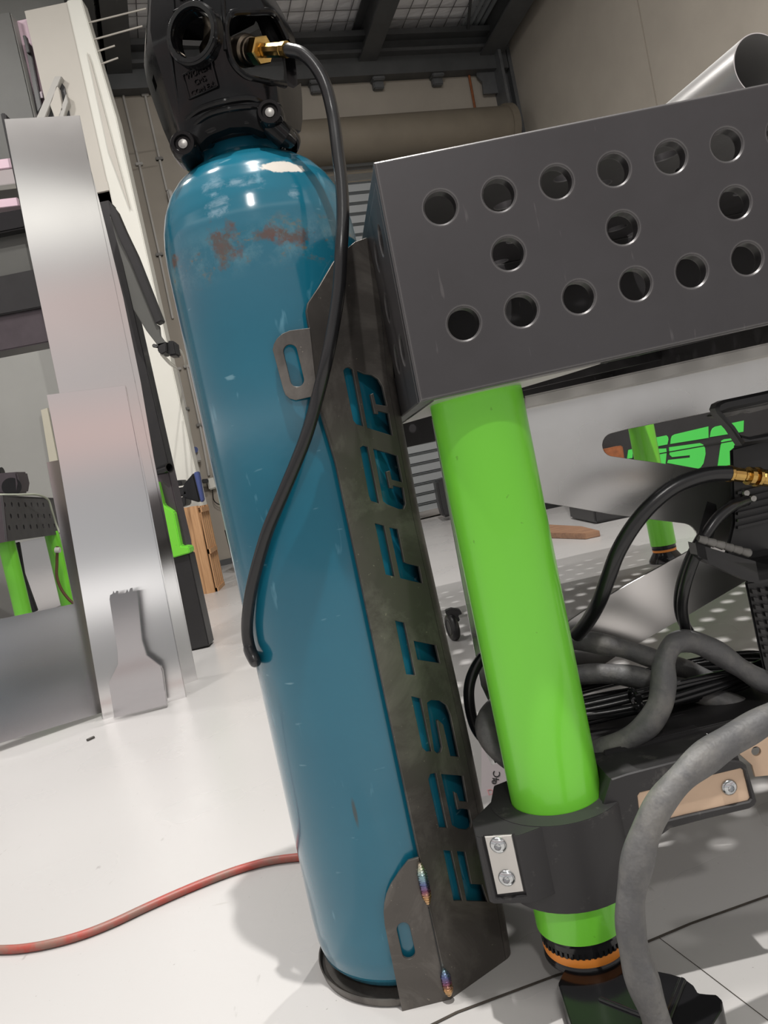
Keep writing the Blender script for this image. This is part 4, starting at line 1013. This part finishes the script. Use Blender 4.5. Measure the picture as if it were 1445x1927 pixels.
# ================================================================ gantry frame behind the sheets
gf = thing('machine_frame', 'dark steel machine frame standing behind the leaning metal sheets', 'machine', (P(330,1100,2.95).x-.3, 2.95, 0))
YG = 3.12
mb = MB(); x1 = P(252,583,YG).x; mb.bb(x1-.10, x1, YG, YG+.08, 0.0, P(205,376,YG).z); build('post', mb, M['steelblack'], gf, bevel=.004)
mb = MB(); xl_ = P(-320,640,YG).x; mb.bb(xl_-.08, xl_+.02, YG, YG+.08, 0.0, P(-320,348,YG).z+.05); build('post', mb, M['steelblack'], gf, bevel=.004)
mb = MB(); mb.prism([P(x,y,YG) for x,y in ((-330,644),(-330,724),(110,640),(100,567),(0,585))], (0,.12,0)); build('lower_beam', mb, M['purple'], gf, bevel=.004)
mb = MB(); mb.prism([P(x,y,YG-.02) for x,y in ((-330,587),(-330,654),(110,572),(95,500))], (0,.12,0)); build('beam', mb, M['steelblack'], gf, bevel=.004)
mb = MB(); mb.prism([P(x,y,YG+.03) for x,y in ((-330,497),(-330,592),(95,510),(70,425))], (0,.10,0)); build('panel', mb, M['darkpanel'], gf, bevel=.004)
mb = MB(); mb.prism([P(x,y,YG-.02) for x,y in ((-330,460),(-330,504),(80,422),(74,386))], (0,.12,0)); build('upper_beam', mb, M['blackgloss'], gf, bevel=.006)
mb = MB(); mb.prism([P(x,y,YG-.05) for x,y in ((0,212),(9,212),(90,575),(78,580))], (0,.06,0)); build('side_rail', mb, M['steelblack'], gf, bevel=.004)
for k, (ya, yb_, mt) in enumerate(((298,316,'pink'),(318,346,'alu'),(372,388,'pink'))):
    mb = MB(); mb.prism([P(x,y,YG+.02) for x,y in ((-60,ya+10),(-60,yb_+10),(24+k*6,yb_-1),(20+k*6,ya-1))], (0,.05,0)); build('reflection_strip', mb, M[mt], gf, bevel=.002)  # pink and pale strips stand in for glossy reflections on the frame
ar = thing('swing_arm', 'black sloping arm beside the white partition ending at the camera', 'arm', P(250,500,2.98))
mb = MB(); mb.prism([P(x,y,2.98) for x,y in ((205,378),(218,395),(233,430),(256,478),(305,603),(293,609),(243,487),(222,445),(208,405))], (0,.05,0)); build('outer_bar', mb, M['steelblack'], ar, bevel=.003)
mb = MB(); mb.prism([P(x,y,3.0) for x,y in ((205,400),(228,455),(243,487),(293,609),(300,613),(302,632),(312,645),(298,652),(275,622),(251,582),(232,500))], (0,.015,0)); build('side_web', mb, M['darkpanel'], ar, bevel=.002)
# second welding table behind the sheets
t2 = thing('welding_table', 'distant perforated welding table at the left edge on green legs', 'welding table', P(50,1180,4.4))
a0 = P(5,932,4.35); a1 = P(101,937,5.25); T2 = Frame(a0, Vector((a1.x-a0.x, a1.y-a0.y, 0)))
hs = []
for row, (xa_, ya_, xb_, yb_, n) in enumerate(((9,949,82,950,7),(21,971,94,971,7),(18,993,103,989,8))):
    A, B = T2.uv(xa_,ya_), T2.uv(xb_,yb_)
    for k in range(n): hs.append(circ(A[0]+(B[0]-A[0])*k/(n-1), A[1]+(B[1]-A[1])*k/(n-1), .0155, 16))
mb = MB(); T2.plate(mb, T2.poly([(5,932),(101,937),(113,1005),(14,1019)]), hs, .012, .001, px=False); build('front_panel', mb, M['table'], t2)
q0 = T2.pt(*T2.uv(5,932)); q1 = T2.pt(*T2.uv(14,1019)); e_ = Vector((-.9,.35,0))
mb = MB(); mb.prism([q0, q1, q1+e_, q0+e_], T2.ex*.012); build('side_panel', mb, M['purple'], t2)
mb = MB(); c_ = T2.pt(*T2.uv(101,937)); mb.prism([q0, c_, c_+e_, q0+e_], (0,0,-.012)); build('top_plate', mb, M['table'], t2)
for (x,y,Y,zt2) in ((13,1060,4.40,.575),(104,1060,5.1,.58)):
    q = P(x,y,Y); mb = MB(); mb.cyl((q.x,Y+.05,0.02),(q.x,Y+.05,zt2), .047, 32); build('leg', mb, M['green'], t2)
q = P(12,915,4.6); 
t3 = thing('extraction_hood', 'small black machine head on the distant table', 'machine', P(10,930,4.6))
mb = MB(); mb.prism([P(x,y,4.7) for x,y in ((-20,892),(31,888),(36,910),(33,929),(-20,930))], (0,.15,0)); build('housing', mb, M['purple'], t3, bevel=.01)
mb = MB(); mb.cyl(P(22,916,4.69), P(22,916,4.72), .055, 24); build('outlet', mb, M['blackgloss'], t3)
mb = MB(); mb.cyl(P(-4,890,4.75), P(5,888,4.75), .03, 20); build('knob', mb, M['blackgloss'], t3)
mb = MB(); mb.tube(spline([P(x,y,Y) for x,y,Y in ((0,931,4.55),(40,931,4.6),(70,931,4.75),(90,940,4.9),(98,962,4.95),(105,985,5.0),(112,1002,5.0))], 8), .007, 8); tag(build('earth_wire', mb, M['wire2'], ang=60), 'pale green wire draped over the corner of the distant table', 'wire')
mb = MB(); mb.tube(spline([P(x,y,4.95) for x,y in ((108,1028),(107,1060),(107,1085),(115,1108),(128,1126),(140,1137))], 8), .010, 8); hb = build('brown_hose', mb, M['brown'], ang=60); tag(hb, 'brown hose hanging beside the distant green leg', 'hose')
mb = MB(); mb.cyl(P(104,1035,4.93), P(113,1035,4.93), .018, 12); build('hose_clip', mb, M['white'], hb)
mb = MB(); mb.prism([P(x,y,4.75) for x,y in ((20,1024),(34,1020),(44,1080),(69,1150),(50,1157),(30,1080))], (0,.03,0)); tag(build('dark_strap', mb, M['fabric'], bevel=.004), 'dark folded strap hanging beside the near leg of the distant table', 'strap')
mb = MB(); mb.prism([P(x,y,5.4) for x,y in ((33,1022),(86,1010),(116,1138),(68,1160))], (0,.01,0)); tag(build('metal_sheet', mb, M['alu'], bevel=.002), 'pale metal sheet standing behind the distant table legs', 'metal sheet', 'bare metal sheets leaning together')
# green machine, timber crate, dark post
gm_ = thing('green_machine', 'bright green machine column on a black base just right of the sheets', 'machine', P(360,1222,2.97))
YM = 2.97
mb = MB(); mb.prism([P(x,y,YM+.01) for x,y in ((287,880),(316,880),(349,1022),(349,1046),(300,1046))], (0,.10,0)); build('column', mb, M['purple'], gm_, bevel=.004)
mb = MB(); mb.prism([P(x,y,YM-.03) for x,y in ((296,905),(307,950),(327,964),(340,1028),(355,1029),(357,1041),(326,1050),(310,1046))], (0,.08,0)); build('green_cover', mb, M['green'], gm_, bevel=.004)
mb = MB(); mb.prism([P(x,y,YM-.01) for x,y in ((327,1049),(356,1041),(394,1215),(350,1226))], (0,.09,0)); build('base_leg', mb, M['steelblack'], gm_, bevel=.004)
A, B = P(296,887,YM+.02), P(319,880,YM-.02)
mb = MB(); mb.lathe([(.016,0),(.019,(B-A).length*.8),(.020,(B-A).length),(.016,(B-A).length),(.014,0)], A, B-A, 24, cap=False); build('exhaust_pipe', mb, M['blackgloss'], gm_)
cr2 = thing('timber_crate', 'slatted timber crate standing on end by the back wall', 'crate', P(390,1118,4.8))
YC = 4.8
mb = MB(); mb.prism([P(x,y,YC) for x,y in ((337,957),(370,952),(405,1117),(377,1122))], (0,.02,0)); build('face_board', mb, M['timber'], cr2, bevel=.003)
mb = MB(); mb.prism([P(x,y,YC-.02) for x,y in ((355,954),(370,952),(405,1117),(389,1120))], (0,.05,0)); build('stile', mb, M['timber'], cr2, bevel=.003)
e_ = Vector((-.02,.30,0))
mb = MB(); a_, b_ = P(371,953,YC), P(405,1115,YC)
mb.prism([a_, b_, b_+e_, a_+e_], (.008,0,0)); build('side_board', mb, M['timber2'], cr2)
for k in range(5):
    f_ = k/4; mb = MB(); a2 = a_ + e_*f_; b2 = b_ + e_*f_; mb.prism([a2, b2, b2+e_*.12, a2+e_*.12], (.016,0,0)); build('slat', mb, M['timber'], cr2)
for f_ in (0.02, .5, .95):
    mb = MB(); q = a_ + (b_-a_)*f_; mb.prism([q, q+e_, q+e_+Vector((0,0,-.03)), q+Vector((0,0,-.03))], (.024,0,0)); build('rail', mb, M['timber'], cr2)
bk = thing('wrapped_panel', 'black plastic-wrapped bundle with a dark blue edge above the crate', 'bundle', P(360,950,4.9))
mb = MB(); mb.prism([P(x,y,4.95) for x,y in ((344,913),(364,889),(378,944),(372,945),(355,940),(340,936))], (0,.06,0)); build('bundle', mb, M['blackgloss'], bk, bevel=.01)
mb = MB(); mb.prism([P(x,y,4.94) for x,y in ((364,889),(373,887),(383,942),(378,946)) ], (0,.05,0)); build('blue_edge', mb, M['blue'], bk, bevel=.005, label='dark blue edge strip')
bk2 = thing('black_toolbox', 'stacked black tool boxes between the plum column and the wrapped bundle', 'tool box', P(335,960,4.9))
for L in ([(325,905),(341,903),(343,913),(327,916)], [(329,919),(347,916),(352,930),(333,936)], [(333,938),(350,934),(350,951),(338,956)]):
    mb = MB(); mb.prism([P(x,y,4.95) for x,y in L], (0,.15,0)); build('case', mb, M['black'], bk2, bevel=.006)
bn = thing('waste_bin', 'narrow black bin with a green rim tucked against the bottle edge by the back wall', 'bin', P(445,1065,5.75))
mb = MB(); mb.prism([P(x,y,5.75) for x,y in ((421,996),(430,988),(470,985),(480,1060),(444,1064),(437,1058))], (0,.22,0)); build('tub', mb, M['black'], bn, bevel=.01)
mb = MB(); mb.prism([P(x,y,5.74) for x,y in ((426,988),(470,980),(470,988),(427,993))], (0,.24,0)); build('rim', mb, M['green'], bn, bevel=.004)
# caster and things seen through the gaps
ct = thing('caster_wheel', 'black caster wheel on the floor between bracket and leg', 'caster', PF(862,1200))
cw_ = PF(862,1203); Yc = cw_.y
mb = MB(); c_ = P(851,1180,Yc); mb.torus(c_, (1,.25,0), .030, .012, 32, 12); mb.cyl(c_ - Vector((.010,.002,0)), c_ + Vector((.010,.002,0)), .022, 24); build('tyre', mb, M['black'], ct)
mb = MB(); mb.prism([P(x,y,Yc-.01) for x,y in ((838,1150),(850,1146),(866,1148),(870,1156),(862,1158),(866,1168),(858,1172),(850,1160),(840,1158))], (0,.03,0)); build('fork', mb, M['steelblack'], ct, bevel=.002)
# black cabinet with big green letters behind the table
Yb = 4.2
cb = thing('lettered_cabinet', 'black cabinet with large bright green letters beyond the table', 'cabinet', P(1300,950,Yb))
FB2 = Frame(P(1300,850,Yb), Vector((1,.02,0)))
mb = MB(); FB2.prism(mb, [(1085,735),(1560,638),(1560,905),(1120,985)], .5); build('body', mb, M['steelblack'], cb, bevel=.01)
D_ = lambda L: cr_(L, 1240, 720, 5.668)
for L in ([(118,655),(124,600),(135,570),(165,552),(522,468),(524,590)], [(104,690),(430,645),(465,660),(487,700),(492,760),(470,860),(440,905),(415,918),(85,858),(95,825),(325,800),(325,775),(135,795),(108,770)],
          [(540,582),(550,520),(566,490),(595,470),(900,405),(895,525)], [(655,665),(662,620),(690,605),(818,588),(806,660),(788,890),(622,902)],
          [(-60,590),(75,563),(92,580),(97,605),(85,660),(-70,690)], [(-75,710),(72,702),(78,740),(62,900),(-90,900)],
          [(-330,720),(-250,700),(-255,760),(-285,760),(-290,860),(-350,850)], [(-235,690),(-170,675),(-150,760),(-235,775)], [(-225,800),(-150,790),(-140,860),(-225,850)]):
    mb = MB(); FB2.plate(mb, D_(L), [], .006, .0005, .006); build('letter', mb, M['banner'], cb)
mb = MB(); mb.tube([FB2.pt(*FB2.uv(1160,868), .004), FB2.pt(*FB2.uv(1420,822), .004)], .004, 6); build('seam', mb, M['blackgloss'], cb)
rb_ = P(1165,850,4.1); mb = MB(); mb.prism([P(x,y,4.09) for x,y in ((1136,846),(1172,838),(1176,866),(1140,872))], (0,.12,0)); rx_ = build('rusty_box', mb, M['rust'], bevel=.006); tag(rx_, 'small rusty orange box fixed on the left end of the lettered cabinet', 'box')
A, B = PF(1020,985,.02), PF(1128,998,.02)
mb = MB(); mb.prism([PF(1000,985,.03), PF(1095,990,.03), PF(1128,998,.03), PF(1100,1004,.03), PF(1000,1002,.03)], (0,0,-.03)); tag(build('timber_plank', mb, M['timber2'], bevel=.003), 'flat brown timber plank on the floor beyond the truss plate', 'plank')
mb = MB(); mb.prism([P(x,y,5.6) for x,y in ((1000,925),(1140,945),(1135,962),(1080,972),(1010,980))], (0,.3,0)); tag(build('dark_crate', mb, M['black'], bevel=.01), 'low dark case on the floor far beyond the truss plate', 'case')
mb = MB(); mb.prism([P(x,y,6.4) for x,y in ((819,905),(862,890),(872,965),(834,975),(828,955))], (0,.3,0)); tag(build('dark_machine', mb, M['black'], bevel=.02), 'dark machine far back in the gap left of the green leg', 'machine')
# ================================================================ light
def bay(x, y, z, size, watts, col=(1,.97,.93)):
    l = bpy.data.lights.new('high_bay_lamp', 'AREA'); l.shape = 'DISK'; l.size = size; l.energy = watts; l.color = col
    o = bpy.data.objects.new('high_bay_lamp', l); C.objects.link(o); o.location = (x,y,z); return o
bay(.45,.16,4.6,.07,215)
bay(.3,-4.0,4.5,.35,120)
bay(-1.5,.9,4.6,.35,70)
bay(-2.6,3.2,4.6,.35,60)
bay(.55,2.7,4.6,.06,105)
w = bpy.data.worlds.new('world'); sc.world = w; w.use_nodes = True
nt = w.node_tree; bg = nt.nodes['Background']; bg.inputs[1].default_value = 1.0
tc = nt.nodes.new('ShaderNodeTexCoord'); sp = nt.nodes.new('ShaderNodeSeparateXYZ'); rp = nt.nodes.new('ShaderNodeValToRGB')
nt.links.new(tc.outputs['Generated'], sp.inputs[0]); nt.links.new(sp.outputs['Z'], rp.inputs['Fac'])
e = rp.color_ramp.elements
BANDS = ((0,(.32,.315,.31)),(.055,(.42,.41,.41)),(.09,(1.5,1.47,1.45)),(.13,(.50,.495,.50)),(.22,(.48,.475,.48)),(.28,(.74,.56,.53)),(.35,(.54,.52,.52)),(.44,(.66,.53,.51)),(.475,(.55,.54,.54)),(.52,(1.5,1.47,1.38)),(.57,(.52,.515,.51)),(1,(.3,.3,.3)))  # bright and pink bands added so the leaning sheets reflect stripes
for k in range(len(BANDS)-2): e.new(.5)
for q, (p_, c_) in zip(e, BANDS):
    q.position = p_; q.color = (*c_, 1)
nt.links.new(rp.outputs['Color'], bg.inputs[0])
sc.view_settings.view_transform = 'Standard'; sc.view_settings.look = 'None'; sc.view_settings.gamma = 1
sc.view_settings.use_curve_mapping = False
sc.view_settings.exposure = -0.08
sc.cycles.max_bounces = 8; sc.cycles.glossy_bounces = 5; sc.cycles.sample_clamp_indirect = 6
